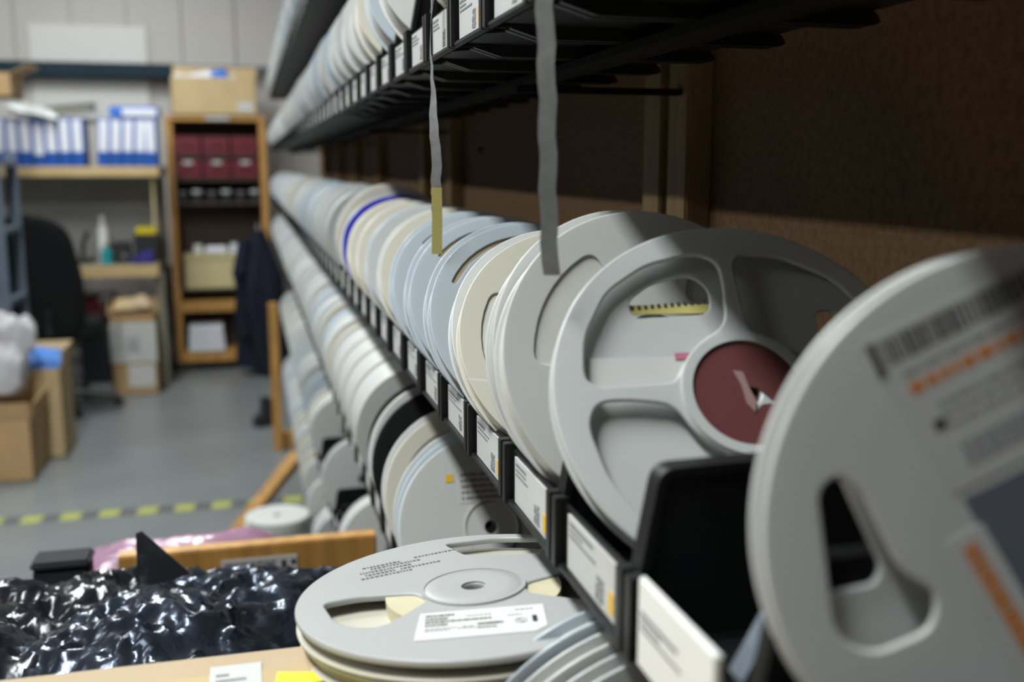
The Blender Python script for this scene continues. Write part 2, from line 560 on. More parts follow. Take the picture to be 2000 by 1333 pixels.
rng = random.Random(7)
y0_main, y0_up = 0.376, 0.425
ROWNAME = {'top': 'topmost visible row', 'upper': 'row above eye level', 'middle': 'middle row', 'lower': 'row under the middle row',
           'fourth': 'second row from the bottom', 'bottom': 'bottom row'}
SPAN = {'top': (-0.6, RACK_END - 0.1), 'upper': (-0.6, RACK_END - 0.1), 'middle': (0.271, RACK_END - 0.1), 'lower': (0.271, RACK_END - 0.1),
        'fourth': (1.55, 4.95), 'bottom': (2.2, 4.95)}
NEARCUT = {'top': 0, 'upper': 1.65, 'middle': 1.62, 'lower': 1.4, 'fourth': 0, 'bottom': 0}
BIN_Y = {}
for rn, z in ROWS.items():
    a, b = SPAN[rn]
    y = {'middle': 0.166, 'upper': 0.425 - 10 * 0.105, 'lower': 0.271, 'top': 0.425 - 10 * 0.105}.get(rn, a)
    k = 0
    BIN_Y[rn] = []
    while y + PITCHB < b:
        BIN_Y[rn].append(y)
        if y < (0.40 if rn in ('top', 'upper') else 0.2):
            far_bin(y, z, 'black label-fronted bin beside the camera in the %s' % ROWNAME[rn])
            k -= 1
        elif y < NEARCUT[rn]:
            near_bin(y, z, '%s black label-fronted bin from the camera in the %s' % (ORD[k], ROWNAME[rn]), k + len(rn))
        else:
            far_bin(y, z, 'black label-fronted bin in the blurred far stretch of the %s' % ROWNAME[rn])
        y += PITCHB
        k += 1

# ------------------------------------------------------------------ reels
FL = {}
def flange(kind, r, m):
    key = (kind, round(r, 4), m)
    if key in FL:
        return FL[key]
    hole = circle(0.0066, 20)
    if kind == 'four':
        L = [circle(r, 96), hole] + [sector(8 + 90 * k, 82 + 90 * k, r * 0.40, r * 0.83, r * 0.10) for k in range(4)]
    elif kind == 'three':
        L = [circle(r, 96), hole] + [sector(12 + 120 * k, 78 + 120 * k, r * 0.48, r * 0.80, r * 0.10) for k in range(3)]
    elif kind == 'slots':
        L = [circle(r, 96), hole] + [sector(20 + 120 * k, 90 + 120 * k, r * 0.825, r * 0.865, r * 0.018) for k in range(3)]
    elif kind == 'six':
        L = [circle(r, 96), hole] + [sector(8 + 60 * k, 52 + 60 * k, r * 0.42, r * 0.78, r * 0.07) for k in range(6)]
    else:
        L = [circle(r, 96), hole] + [circle(0.0025, 8, (r * .3 * math.cos(a), r * .3 * math.sin(a))) for a in (0.4, 2.5, 4.6)]
    FL[key] = plate_mesh('flange', L, 0.0019, 0.0006, m)
    return FL[key]
CACHE = {}
def cached(key, fn):
    if key not in CACHE:
        CACHE[key] = fn()
    return CACHE[key]
def tape_mesh(r0, r1, t, m):
    return cached(('tape', r0, r1, t, m), lambda: MB().lathe([(r0, 0.0015), (r1, 0.0015), (r1, t - 0.0015), (r0, t - 0.0015)], 64).mesh('wound_tape', m))
def hub_mesh(r, t, m):
    return cached(('hub', r, t, m), lambda: MB().lathe([(0.0066, 0.001), (0.011, 0.001), (0.011, t * 0.35), (r - 0.002, t * .35), (r - .002, -0.0012), (r, -0.0012),
                                                         (r, t + 0.0012), (r - .002, t + .0012), (r - .002, t * .65), (0.011, t * .65), (.011, t - .001), (0.0066, t - .001)], 48).mesh('hub', m))
def simple_reel_mesh(r, t, full, m):
    f = 0.0022
    rt = r * full
    pr = [(0.012, 0), (r, 0), (r, f), (rt, f), (rt, t - f), (r, t - f), (r, t), (0.012, t)]
    return cached(('simple', r, t, full, m), lambda: MB().lathe(pr, 48).mesh('component_reel', m))

def reel(label, x, y, z, r=0.087, t=0.014, lean=0.0, yaw=0.0, m='white_plastic', fk='four', bk='four', tape='tape_white',
         tr=0.9, hub_r=0.028, roll=0.0, roll2=None, hub_m=None, group='component reels on the rack', front=None, back=None):
    """a reel standing on z with the bottom of its front flange at y; lean tips its top away from the camera"""
    dz = t * math.sin(R(lean)) if lean > 0 else 0
    t_ = thing('component_reel', label, 'reel', (x, y, z + dz + 0.0004), (R(-lean), 0, R(-yaw)), group)
    c = (0, 0, r)
    obj('front_flange', front or flange(fk, r, m), t_, (0, 0.0009, r), (0, R(roll), 0))
    obj('back_flange', back or flange(bk, r, m), t_, (0, t - 0.0009, r), (0, R(roll2 if roll2 is not None else roll + 13), 0))
    obj('hub', hub_mesh(hub_r, t, hub_m or m), t_, c)
    if tr > 0:
        obj('wound_tape', tape_mesh(hub_r, round(r * tr, 4), t, tape), t_, c)
    return t_

zm = ROWS['middle'] + 0.0046
# --- reel A : nearest, cut by the right edge of the picture
mm = 0.001
rA = 0.0866
fwA = rounded([(p[0] * mm, p[1] * mm) for p in [(-69, 13), (-63, 18), (-56, 12.5), (-43.5, -13), (-32, -19), (-34, -30), (-53, -37), (-64, -31)]], 0.006, 5)
bwA = rounded([(p[0] * mm, p[1] * mm) for p in [(-71, 11), (-65, 18), (-58, 16), (-45, -13), (-47, -18), (-65, -21)]], 0.006, 5)
def rot2(poly, a):
    ca, sa = math.cos(R(a)), math.sin(R(a))
    return [(p[0] * ca - p[1] * sa, p[0] * sa + p[1] * ca) for p in poly]
fA = plate_mesh('flange', [circle(rA, 128), circle(0.0066, 20)] + [rot2(fwA, a) for a in (0, 180)], 0.0026, 0.0010, 'white_plastic')
bA = plate_mesh('flange', [circle(rA, 128), circle(0.0066, 20)] + [rot2(bwA, a) for a in (0, 180)], 0.0026, 0.0010, 'white_plastic')
A = reel('large white reel with barcode label, nearest the camera at the right edge', 0.228, 0.2366, zm, rA, 0.0125, 9.08, 9.3,
         'white_plastic', tape='tape_black', tr=0.42, hub_r=0.0135, front=fA, back=bA, roll2=0.0)
for ch in A.children:
    if ch.name.startswith('hub'):              # this hub sits flush inside the flange
        ch.scale.y = 0.75
        ch.location.y = 0.0018
def plane_decal(name, m, poly, y, parent, th=0.00025):
    return MB().prism([(p[0] * mm, p[1] * mm) for p in poly], y - th, y).build(name, m, parent, (0, 0, rA))
lab = plane_decal('paper_label', 'label_paper', [(-55.8, 56.8), (-3, 81.2), (30, 66), (42, 42), (-27, 11)], -0.0004, A)
lab['label'] = 'white barcode label on the reel face'
Ml = Matrix.Translation((-0.0555, 0, 0.0565)) @ Matrix.Rotation(R(-25), 4, 'Y')   # label axes: x to the right, z up
def on_label(name, m, rects):
    mb = MB()
    for (a, b, c, d) in rects:
        mb.box(a * mm, b * mm, -0.00075, -0.0005, c * mm, d * mm, Ml)
    return mb.build(name, m, lab)
rg = random.Random(3)
bars = []
x = 5.0
while x < 64:
    w = rg.uniform(0.5, 1.6)
    bars.append((x, x + w, -9.5, -1.5))
    x += w + rg.uniform(0.4, 1.1)
on_label('barcode', 'ink', bars)
on_label('index_bar', 'ink', [(1.0, 3.6, -12, -0.8)])
rows = []
for zz, hh in ((-20.5, 3.6),):
    x = 8.0
    while x < 64:
        w = rg.uniform(2, 5); rows.append((x, x + w, zz, zz + hh)); x += w + 1.2
on_label('orange_print', 'orange_ink', rows)
rows = []
for zz, hh in ((-14.5, 1.4), (-27.5, 1.4), (-31, 1.2), (-34.5, 1.2)):
    x = 14.0 if zz < -20 else 8.0
    while x < 66:
        w = rg.uniform(1.5, 5); rows.append((x, x + w, zz, zz + hh)); x += w + 1.0
on_label('fine_print', 'grey_ink', rows)
on_label('round_mark', 'ink', [(10.0, 13.8, -34, -30.5)])
bars = []
x = 15.0
while x < 66:
    w = rg.uniform(0.5, 1.4)
    bars.append((x, x + w, -48, -40)); x += w + rg.uniform(0.3, 0.8)
on_label('lower_barcode', 'grey_ink', bars)
sl = plane_decal('slate_panel', 'slate_film', [(-24, 9.5), (-2, 19), (30, 10), (35, -40), (8, -48)], -0.0002, A)
st = plane_decal('sticker', 'label_paper', [(-29, -3.5), (-18, 2), (8, -42), (-4, -56)], -0.00045, A)
Ms = Matrix.Translation((-0.0220, 0, -0.0045)) @ Matrix.Rotation(R(59), 4, 'Y')
mb = MB()
x = 0.0
while x < 0.052:
    w = rg.uniform(0.0015, 0.004)
    mb.box(x, x + w, -0.0008, -0.0005, -0.003, 0.0022, Ms)
    x += w + 0.0007
mb.build('orange_print', 'orange_ink', st)

# --- reel B : open four-window reel leaning back, red film over its hub
rB = 0.0985
B = reel('translucent four-window reel leaning back with red film on its hub', 0.2297, 0.3948, zm, rB, 0.0105, 37.0, 7.4,
         'pearl_plastic', fk='four', bk='slots', tape='tape_tan', tr=0.0, hub_r=0.033, roll=0, roll2=0,
         back=plate_mesh('flange', [circle(rB, 96), circle(0.0066, 20)] + [rot2(rounded([(-52 * mm, 58 * mm), (-38 * mm, 69 * mm), (-16 * mm, 74 * mm), (-7 * mm, 66 * mm), (-8 * mm, 50 * mm), (-50 * mm, 48 * mm)], 0.007, 5), a) for a in (0, -90)], 0.0019, 0.0006, 'pearl_plastic'),
         front=plate_mesh('flange', [circle(rB, 128), circle(0.0066, 20)] + [rot2(rounded([(-80 * mm, 9 * mm), (-81 * mm, 14 * mm), (-79 * mm, 33 * mm), (-65 * mm, 59 * mm), (-42 * mm, 75 * mm), (-15 * mm, 82 * mm), (-3 * mm, 77 * mm), (-2 * mm, 62 * mm), (-5 * mm, 38 * mm), (-20 * mm, 30 * mm), (-32 * mm, 15 * mm), (-36 * mm, 7 * mm), (-74 * mm, 5.5 * mm)], 0.008, 4), a) for a in (0, -90, 180, 90)], 0.0030, 0.0012, 'pearl_plastic'))
MB().lathe([(0.0285, -0.0028), (0.0335, -0.0028), (0.0345, 0.0), (0.0285, 0.0)], 64).build('hub_ring', 'pearl_plastic', B, (0, 0, rB))
red = plate_mesh('hub_film', [circle(0.0288, 64), rounded([(0 * mm, 3 * mm), (5 * mm, 2.5 * mm), (13 * mm, -6 * mm), (6 * mm, -6.5 * mm), (2.4 * mm, -10 * mm), (3 * mm, -5 * mm)], 0.001, 3)], 0.0006, 0.0001, 'red_film')
obj('hub_film', red, B, (0, -0.0008, rB))
MB().box(-0.079, -0.024, 0.0065, 0.0072, 0.0075, 0.0245).build('tape_leader', 'white_plastic', B, (0, 0, rB))
MB().box(-0.0320, -0.024, 0.0058, 0.0064, 0.0225, 0.0262).build('red_tab', 'pink_film', B, (0, 0, rB))
stp = MB().box(-0.052, -0.006, 0.0112, 0.0120, 0.052, 0.0575)
stp.build('yellow_leader', 'yellow_tape', B, (0, 0, rB))
mb = MB()
for k in range(12):
    mb.box(-0.050 + 0.0036 * k, -0.0484 + 0.0036 * k, 0.0106, 0.0111, 0.0545 + 0.0003 * k, 0.0565 + 0.0003 * k)
mb.build('sprocket_holes', 'ink', B, (0, 0, rB))
MB().cyl((0, 0, 0), 0.027, 0.003, 0.0036, 'y', 40).build('inner_film', 'red_film', B, (0, 0, rB))
MB().prism([(-0.006, 0.012), (-0.001, 0.011), (0.0005, 0.003), (0.003, -0.0055), (0.0015, -0.011), (-0.002, -0.006), (-0.003, 0.004)], -0.0020, -0.0014).build('torn_edge', 'film_edge', B, (0, 0, rB))

# --- the rest of the middle row
PLACE = [  # bin index, offset in bin, thickness, lean, colour, flange kind, tape, fill, radius, label
    (2, 0.008, 0.0225, 24, 'white_plastic', 'three', 'tape_white', 0.97, 0.0885, 'white reel standing directly behind the open reel with red hub film'),
    (2, 0.033, 0.0225, 24, 'white_plastic', 'solid', 'white_plastic', 0.985, 0.0885, 'white reel whose rim shows the thin loose film strand'),
    (3, 0.006, 0.014, 36, 'cream_plastic', 'four', 'tape_white', 0.975, 0.0885, 'cream reel with pink film showing beside its hub'),
    (3, 0.027, 0.014, 36, 'white_plastic', 'solid', 'white_plastic', 0.985, 0.0885, 'white reel behind the cream reel with pink film'),
    (4, 0.006, 0.014, 36, 'ice_plastic', 'slots', 'tape_tan', 0.965, 0.0885, 'ice blue reel with tan tape slit, nearest of the ice blue reels'),
    (4, 0.027, 0.014, 36, 'ice_plastic', 'solid', 'ice_plastic', 0.985, 0.0885, 'smooth ice blue reel, second of the ice blue reels'),
    (5, 0.006, 0.014, 36, 'ice_plastic', 'slots', 'tape_tan', 0.96, 0.0885, 'ice blue reel with tan tape at its rim, third ice blue reel'),
    (5, 0.027, 0.014, 36, 'ice_plastic', 'solid', 'ice_plastic', 0.985, 0.0885, 'smooth ice blue reel just behind the third ice blue reel'),
    (6, 0.006, 0.014, 36, 'ice_plastic', 'slots', 'tape_tan', 0.96, 0.0885, 'ice blue reel with tan tape, farthest of the slitted ones'),
    (6, 0.027, 0.014, 36, 'ice_plastic', 'solid', 'ice_plastic', 0.985, 0.0885, 'ice blue reel farthest from the camera, beside a cream reel'),
    (7, 0.006, 0.014, 36, 'cream_plastic', 'solid', 'cream_plastic', 0.985, 0.0885, 'cream reel just left of the yellow tape end'),
    (7, 0.027, 0.014, 36, 'white_plastic', 'solid', 'white_plastic', 0.985, 0.0885, 'white reel next behind the cream reel left of the yellow tape end'),
    (8, 0.006, 0.014, 36, 'pearl_plastic', 'solid', 'pearl_plastic', 0.985, 0.0885, 'pearly reel in the ninth bin of the middle row'),
    (8, 0.027, 0.014, 36, 'ice_plastic', 'solid', 'ice_plastic', 0.985, 0.0885, 'pale bluish reel at the back of the ninth middle bin'),
    (9, 0.006, 0.014, 36, 'cream_plastic', 'solid', 'cream_plastic', 0.985, 0.0885, 'cream reel in the tenth bin of the middle row'),
    (9, 0.027, 0.014, 36, 'white_plastic', 'solid', 'white_plastic', 0.985, 0.0885, 'white reel in the tenth bin of the middle row'),
    (10, 0.006, 0.014, 36, 'cream_plastic', 'solid', 'cream_plastic', 0.985, 0.0885, 'cream reel two in front of the cobalt blue reel'),
    (10, 0.027, 0.014, 36, 'cream_plastic', 'solid', 'cream_plastic', 0.985, 0.0885, 'cream reel just in front of the cobalt blue reel'),
    (11, 0.006, 0.014, 36, 'cobalt_plastic', 'solid', 'cobalt_plastic', 0.985, 0.09, 'cobalt blue reel, the only blue one in the middle row'),
    (11, 0.027, 0.014, 36, 'white_plastic', 'solid', 'white_plastic', 0.985, 0.09, 'white reel pressed against the back of the cobalt blue reel'),
    (12, 0.01, 0.034, 8, 'cream_plastic', 'solid', 'tape_tan', 0.965, 0.083, 'cream reel with tan edge behind the cobalt blue reel'),
    (12, 0.048, 0.04, 8, 'white_plastic', 'solid', 'white_plastic', 0.985, 0.083, 'white reel in the thirteenth bin of the middle row'),
]
for i, (kb, off, t, lean, m, fk, tp, tr, r, lab_) in enumerate(PLACE):
    reel(lab_, 0.130 + r, 0.271 + 0.105 * kb + off, zm, r, t, lean, rng.uniform(-1.5, 1.5), m, fk, fk, tp, tr, 0.028, rng.uniform(-75, -45) if fk == 'slots' else rng.uniform(0, 120))
# pink film inside the cream reel and the loose film strand
def ribbon(mb, pts, wdir, w, th=0.0003):
    vs, fs = [], []
    for i, p in enumerate(pts):
        p = Vector(p)
        wv = Vector(wdir[i] if isinstance(wdir, list) else wdir).normalized()
        ww = (w[i] if isinstance(w, list) else w) / 2
        d = (Vector(pts[min(i + 1, len(pts) - 1)]) - Vector(pts[max(i - 1, 0)])).normalized()
        n = d.cross(wv).normalized() * th / 2
        vs += [p - wv * ww - n, p + wv * ww - n, p + wv * ww + n, p - wv * ww + n]
    for i in range(len(pts) - 1):
        a, b = i * 4, (i + 1) * 4
        for k in range(4):
            fs.append((a + k, a + (k + 1) % 4, b + (k + 1) % 4, b + k))
    e = (len(pts) - 1) * 4
    fs += [(3, 2, 1, 0), (e, e + 1, e + 2, e + 3)]
    return mb.add(vs, fs)
t = ribbon(MB(), [(0, 0, 0), (0.012, -0.02, 0.002), (0.020, -0.036, 0.004), (0.028, -0.052, 0.009), (0.036, -0.066, 0.017)],
           [(0, .3, 1), (0, .4, 1), (.1, .6, 1), (0, .8, 1), (0, .8, 1)], [0.0006, 0.0012, 0.0034, 0.0026, 0.0006])
tag(t.build('film_strand', 'white_plastic', None, (0.122, 0.592, -0.126)), 'thin loose strand of clear film across the white reel rims', 'film')
MB().box(-0.022, -0.006, -0.002, -0.0012, -0.030, 0.024).build('pink_film', 'pink_film', [o for o in COL.objects if o.get('label') == 'cream reel with pink film showing beside its hub'][0], (-0.02, 0.004, 0.07))

oc = MB().prism(rounded([(0, 0), (0.05, 0), (0.05, 0.03), (0.03, 0.042), (0.004, 0.012)], 0.004, 3), -0.004, 0.004)
tag(oc.build('plastic_offcut', 'slate_film', None, (0.158, 0.312, zm), (0, 0, R(20))), 'slate grey plastic offcut lying in the nearest middle row bin', 'offcut')

# far reels of every row: one moulding each
FARM = ['white_plastic', 'pearl_plastic', 'white_plastic', 'pearl_plastic', 'white_plastic', 'grey_plastic', 'cream_plastic', 'ice_plastic']
def far_reel(x, y, z, r, t, full, m, lean, rn):
    me = simple_reel_mesh(round(r, 4), round(t, 3), full, m)
    dz = t * math.sin(R(lean)) if lean > 0 else 0
    mesh_o = obj('component_reel', me, None, (x, y, z + dz + r * math.cos(R(lean)) + 0.0004), (R(-lean), 0, 0))
    tag(mesh_o, '%s %s component reel in the blurred far stretch of the %s' % ('wide' if t > 0.06 else 'narrow', {'white_plastic': 'white', 'pearl_plastic': 'pearly', 'grey_plastic': 'grey', 'cream_plastic': 'cream', 'ice_plastic': 'bluish'}[m], ROWNAME[rn]), 'reel', 'component reels on the rack')
for rn in ('middle', 'upper', 'top', 'lower', 'fourth', 'bottom'):
    start = {'middle': 1.62, 'upper': 1.20, 'top': 1.6, 'lower': 1.31, 'fourth': 1.6, 'bottom': 2.25}[rn]
    for y in BIN_Y[rn]:
        if y < start:
            continue
        z = ROWS[rn] + 0.0046
        if rn in ('fourth', 'bottom') and y < 3.0 and rng.random() < 0.35:
            continue
        if rn == 'middle' and 1.62 < y < 1.70:
            continue
        r_ = rng.choice([0.0795, 0.0805, 0.0815]) if rn in ('middle', 'upper', 'top') else rng.choice([0.084, 0.086, 0.088])
        full = rng.choice([0.97, 0.985])
        if rn == 'upper' and y < 1.7:
            far_reel(0.217, y + 0.006, z, 0.088, 0.03, full, rng.choice(FARM), 30, rn)
        elif rn == 'lower' and y < 1.7:
            far_reel(0.127 + 0.089, y + 0.004, z, 0.089, 0.097, 0.985, 'white_plastic', 0.5, rn)
        elif rng.random() < 0.3:
            far_reel(0.127 + r_, y + 0.006, z, r_, 0.045, full, rng.choice(FARM), 2, rn)
            far_reel(0.127 + r_, y + 0.053, z, r_, 0.045, full, rng.choice(FARM), 2, rn)
        elif rn in ('fourth', 'bottom'):
            far_reel(0.127 + r_, y + 0.006, z, r_, rng.choice([0.05, 0.07]), full, rng.choice(FARM), 8, rn)
        else:
            far_reel(0.127 + r_ + rng.uniform(-0.003, 0.003), y + 0.006, z, r_, 0.09, full, rng.choice(FARM), 1, rn)

# near reels of the row above eye level
zu = ROWS['upper'] + 0.0046
for (y, m, lb) in ((0.746, 'cream_plastic', 'cream reel half hidden above the label where the twisted tape hangs'),
                   (0.956, 'white_plastic', 'white reel nearest the twisted tape in the row above eye level'),
                   (1.061, 'ice_plastic', 'bluish white reel in front of the cream one above eye level'),
                   (1.166, 'cream_plastic', 'cream reel narrowing between two label cards above eye level')):
    reel(lb, 0.217, y, zu, 0.088, 0.024, 31, 0, m, 'solid', 'solid', 'tape_white', 0.97, roll=20)
# near reels of the row below
zl = ROWS['lower'] + 0.0046
reel('large pale reel under the middle bins, nearest of three with close rims', 0.190, 0.390, zl, 0.113, 0.014, 3, 0, 'pearl_plastic', 'slots', 'slots', 'tape_white', 0.9, roll=70)
reel('large pale reel under the middle bins, between two others with close rims', 0.188, 0.408, zl, 0.114, 0.014, 3, 0, 'white_plastic', 'slots', 'slots', 'tape_white', 0.92, roll=20)
reel('large pale reel under the middle bins, beside the flat lying reels', 0.186, 0.426, zl, 0.115, 0.016, 3, 0, 'ice_plastic', 'slots', 'slots', 'tape_white', 0.95, roll=50)
LOW = [(0.907, 0.014, 'white_plastic', 'solid', 'tape_white', 24, 'white labelled reel behind the flat lying reel, row below the middle'),
       (0.925, 0.014, 'ice_plastic', 'slots', 'tape_white', 24, 'bluish reel just behind the labelled reel, row below the middle'),
       (0.943, 0.014, 'pearl_plastic', 'solid', 'tape_white', 24, 'pearly reel leaning third behind the flat lying reel'),
       (1.012, 0.016, 'cream_plastic', 'three', 'tape_white', 22, 'cream reel with crumpled film, row below the middle'),
       (1.034, 0.016, 'white_plastic', 'solid', 'tape_white', 22, 'white reel behind the cream reel with crumpled film'),
       (1.117, 0.030, 'black_abs_worn', 'solid', 'tape_black', 16, 'black reel nearer the camera in the row below the middle'),
       (1.155, 0.030, 'white_plastic', 'solid', 'tape_white', 16, 'white reel standing between the two black reels'),
       (1.222, 0.034, 'black_abs_worn', 'solid', 'tape_black', 12, 'black reel farther from the camera in the row below the middle')]
for (y, t, m, fk, tp, ln, lb) in LOW:
    q = reel(lb, 0.221, y, zl, 0.0915 if y < 1.2 else 0.085, t, ln, 0, m, fk, fk, tp, 0.97, roll=rng.uniform(0, 90))
    if y == 0.907:
        pl = MB().box(-0.030, 0.045, -0.0004, -0.0001, 0.028, 0.062).build('paper_label', 'label_paper', q, (0, 0, 0.0885))
        mb = MB()
        text_rows(mb, -0.027, 0.042, 0.058, 5, 0.003, 0.0028, -0.0007, -0.0004, random.Random(5))
        mb.build('print', 'grey_ink', pl)
        MB().box(-0.042, -0.034, -0.0005, -0.0001, 0.05, 0.058).build('sticker', 'sticker_amber', q, (0, 0, 0.0885))

# --- flat lying reels on the carton
def tilt(cx, cy, cz):
    return Matrix.Translation((cx, cy, cz + H)) @ Matrix.Rotation(-0.05, 4, 'Y') @ Matrix.Rotation(-0.075, 4, 'X') @ Matrix.Rotation(R(-90), 4, 'X')
rF = 0.1
k_ = 1.111
def flat_reel(label, cx, cy, cz, r, t, m, front, tape, tr, tcol='tape_cream'):
    o = thing('component_reel', label, 'reel', (0, 0, 0), group='reels lying flat on the carton')
    o.matrix_world = tilt(cx, cy, cz)
    obj('front_flange', front, o, (0, 0.0019, 0))
    obj('back_flange', flange('solid', r, 'cream_plastic'), o, (0, t - 0.001, 0))
    obj('hub', hub_mesh(0.03, t, m), o)
    obj('wound_tape', tape_mesh(0.03, round(r * tr, 4), t, tcol), o)
    return o
wF = rounded([(p[0] * k_ * mm, p[1] * k_ * mm) for p in [(-76, 9), (-58, 11), (-30, 4.5), (-25, -8.6), (-36, -20), (-46, -30), (-53, -34), (-65, -29), (-72, -18)]], 0.006, 4)
wF2 = rounded([(p[0] * k_ * mm, p[1] * k_ * mm) for p in [(-1, 79), (7, 52), (45, 38), (58, 64), (30, 77)]], 0.006, 4)
wF3 = rot2(wF, 130)
fF = plate_mesh('flange', [circle(rF, 128), circle(0.0066, 20), wF, wF2, rot2(wF, 150)], 0.0038, 0.0010, 'chalk_plastic')
F = flat_reel('white reel lying flat with a printed paper label, on top of another', 0.1155, 0.539, -0.236, rF, 0.0115, 'chalk_plastic', fF, None, 0.5)
flat_reel('greyish reel lying flat beneath the labelled white reel', 0.1158, 0.5385, -0.2478, rF * 0.985, 0.0115, 'grey_plastic', flange('solid', rF * 0.985, 'grey_plastic'), None, 0.96, 'tape_tan')
MB().lathe([(0.007, -0.0008), (0.020, -0.0016), (0.026, -0.0014), (0.029, 0.0), (0.007, 0.0)], 64).build('hub_boss', 'chalk_plastic', F)
Mf = Matrix.Translation((-0.0318 * k_, 0, -0.0271 * k_)) @ Matrix.Rotation(R(11), 4, 'Y')
def fbox(mb, a, b, c, d, y0=-0.0007, y1=-0.0005):
    mb.box(a * mm, b * mm, y0, y1, c * mm, d * mm, Mf)
mb = MB(); mb.prism([(0, 0), (65.5 * mm, 0), (65.5 * mm, -30 * mm), (59 * mm, -36 * mm), (-2 * mm, -36 * mm)], -0.0004, -0.0001, 'y', Mf)
pl = mb.build('paper_label', 'label_white', F)
mb = MB(); rg = random.Random(11)
for (zz, n) in ((-6.5, 15), (-11, 12), (-15.2, 34), (-19.5, 11)):
    x = 3.0
    end = 3 + n
    while x < end:
        w = rg.uniform(0.35, 0.9)
        fbox(mb, x, x + w, zz, zz + 2.5); x += w + rg.uniform(0.3, 0.6)
x = 30.0
while x < 43:
    w = rg.uniform(0.4, 1.0); fbox(mb, x, x + w, -22.5, -19.5); x += w + .4
x = 57.0
zz = -24.0
while zz < -16.0:
    fbox(mb, 58.5, 61, zz, zz + 0.7); zz += 1.1
mb.build('barcode', 'ink', pl)
mb = MB()
for (xa, xb, zz) in ((3, 20, -23.5), (22, 28, -23), (20, 40, -25.5), (3, 16, -26), (46, 54, -13), (50, 60, -6), (30, 40, -27), (24, 38, -9)):
    x = xa
    while x < xb:
        w = rg.uniform(0.8, 2.4); fbox(mb, x, min(x + w, xb), zz, zz + 0.7); x += w + 0.5
ring = [(52.5 + 3.2 * math.cos(a * math.pi / 12), -21 + 3.2 * math.sin(a * math.pi / 12)) for a in range(25)]
for p, q in zip(ring[:-1], ring[1:]):
    mb.prism([(p[0] * mm, p[1] * mm), (q[0] * mm, q[1] * mm), (52.5 * mm + (q[0] - 52.5) * .88 * mm, -21 * mm + (q[1] + 21) * .88 * mm),
              (52.5 * mm + (p[0] - 52.5) * .88 * mm, -21 * mm + (p[1] + 21) * .88 * mm)], -0.0007, -0.0005, 'y', Mf)
for a in range(8):
    fbox(mb, 50.8 + a * 0.4, 51.3 + a * 0.4, -21.4 + 1.4 * math.sin(a * 0.9), -20.8 + 1.4 * math.sin(a * 0.9))
mb.build('print', 'grey_ink', pl)
mb = MB()
Mt = Matrix.Translation((-0.062, 0, 0.054)) @ Matrix.Rotation(R(-10), 4, 'Y')
for (xa, xb, zz, hh) in ((6, 30, 4, 2.2), (10, 40, 0, 2.6), (2, 34, -5, 2.6), (4, 22, -10, 3.2), (0, 30, -15, 2.6), (26, 52, -10, 2.0), (40, 66, 6, 1.6)):
    x = xa
    while x < xb:
        w = rg.uniform(0.7, 2.2)
        mb.box(x * mm, (x + w) * mm, -0.00055, -0.0002, zz * mm, (zz + hh * rg.uniform(.5, 1)) * mm, Mt); x += w + .9
mb.build('stamped_print', 'grey_ink', F)

# ------------------------------------------------------------------ tapes hanging from the bins above
def wavy(n, f):
    return [f(i / (n - 1)) for i in range(n)]
pts = [(0, 0, 0.145), (-0.004, 0, 0.128), (-0.006, 0.002, 0.10), (-0.005, 0.001, 0.065), (-0.004, 0, 0.03), (-0.003, 0, 0.0), (-0.003, 0.001, -0.02), (-0.003, 0, -0.0355)]
ang = [60, 90, 101, 84, 40, 14, 8, 8]
wd = [(math.cos(R(a)), -math.sin(R(a)), 0) for a in ang]
ht1 = thing('hanging_tape', 'twisted clear tape with yellow end hanging from the bins above', 'tape', (0.143, 0.778, 0.0))
P2 = [];W2 = []
for i in range(len(pts) - 1):
    for s in range(4):
        u = s / 4
        P2.append(tuple(Vector(pts[i]).lerp(Vector(pts[i + 1]), u) + Vector((0.0006 * math.sin(i * 4 + s * 1.7), 0, 0))))
        W2.append(tuple(Vector(wd[i]).lerp(Vector(wd[i + 1]), u)))
P2.append(pts[-1]); W2.append(wd[-1])
ribbon(MB(), P2, W2, 0.0076).build('clear_tape', 'cover_tape', ht1)
ribbon(MB(), [(-0.003, -0.0004, -0.016), (-0.0028, -0.0004, -0.04), (-0.0034, -0.0004, -0.0665)], (1, -0.14, 0), 0.0079, 0.0007).build('yellow_end', 'yellow_tape', ht1)
P3, W3 = [], []
for i in range(25):
    u = i / 24
    P3.append((0.0035 * u * u + 0.0006 * math.sin(i * 1.9) - 0.0005 * math.sin(u * 9), 0.002 * math.sin(u * 5), 0.150 - 0.203 * u))
    a = 16 + 10 * math.sin(u * 6)
    W3.append((math.cos(R(a)), -math.sin(R(a)), 0))
tag(ribbon(MB(), P3, W3, 0.0085).build('hanging_tape', 'cover_tape', None, (0.140, 0.484, 0.0)), 'plain grey clear tape hanging straight down near the camera', 'tape')

# ------------------------------------------------------------------ aisle foreground: trolley, carton, crate of shielding bags
tr_ = thing('trolley', 'low wooden trolley in the aisle under the carton and bags', 'trolley', (-0.28, 0.72, -1.4))
MB().box(-0.34, 0.37, -0.60, 0.72, 0.70, 0.722).build('deck', 'pine', tr_, bevel=0.003)
lm = MB().box(-0.02, 0.02, -0.02, 0.02, 0.06, 0.70).mesh('leg', 'pine', bevel=0.003)
for (x, y) in ((-0.31, -0.56), (0.34, -0.56), (-0.31, 0.68), (0.34, 0.68)):
    l_ = obj('leg', lm, tr_, (x, y, 0))
    MB().cyl((0, 0, 0.03), 0.03, -0.012, 0.012, 'y', 16).build('castor', 'dark_plastic', l_)

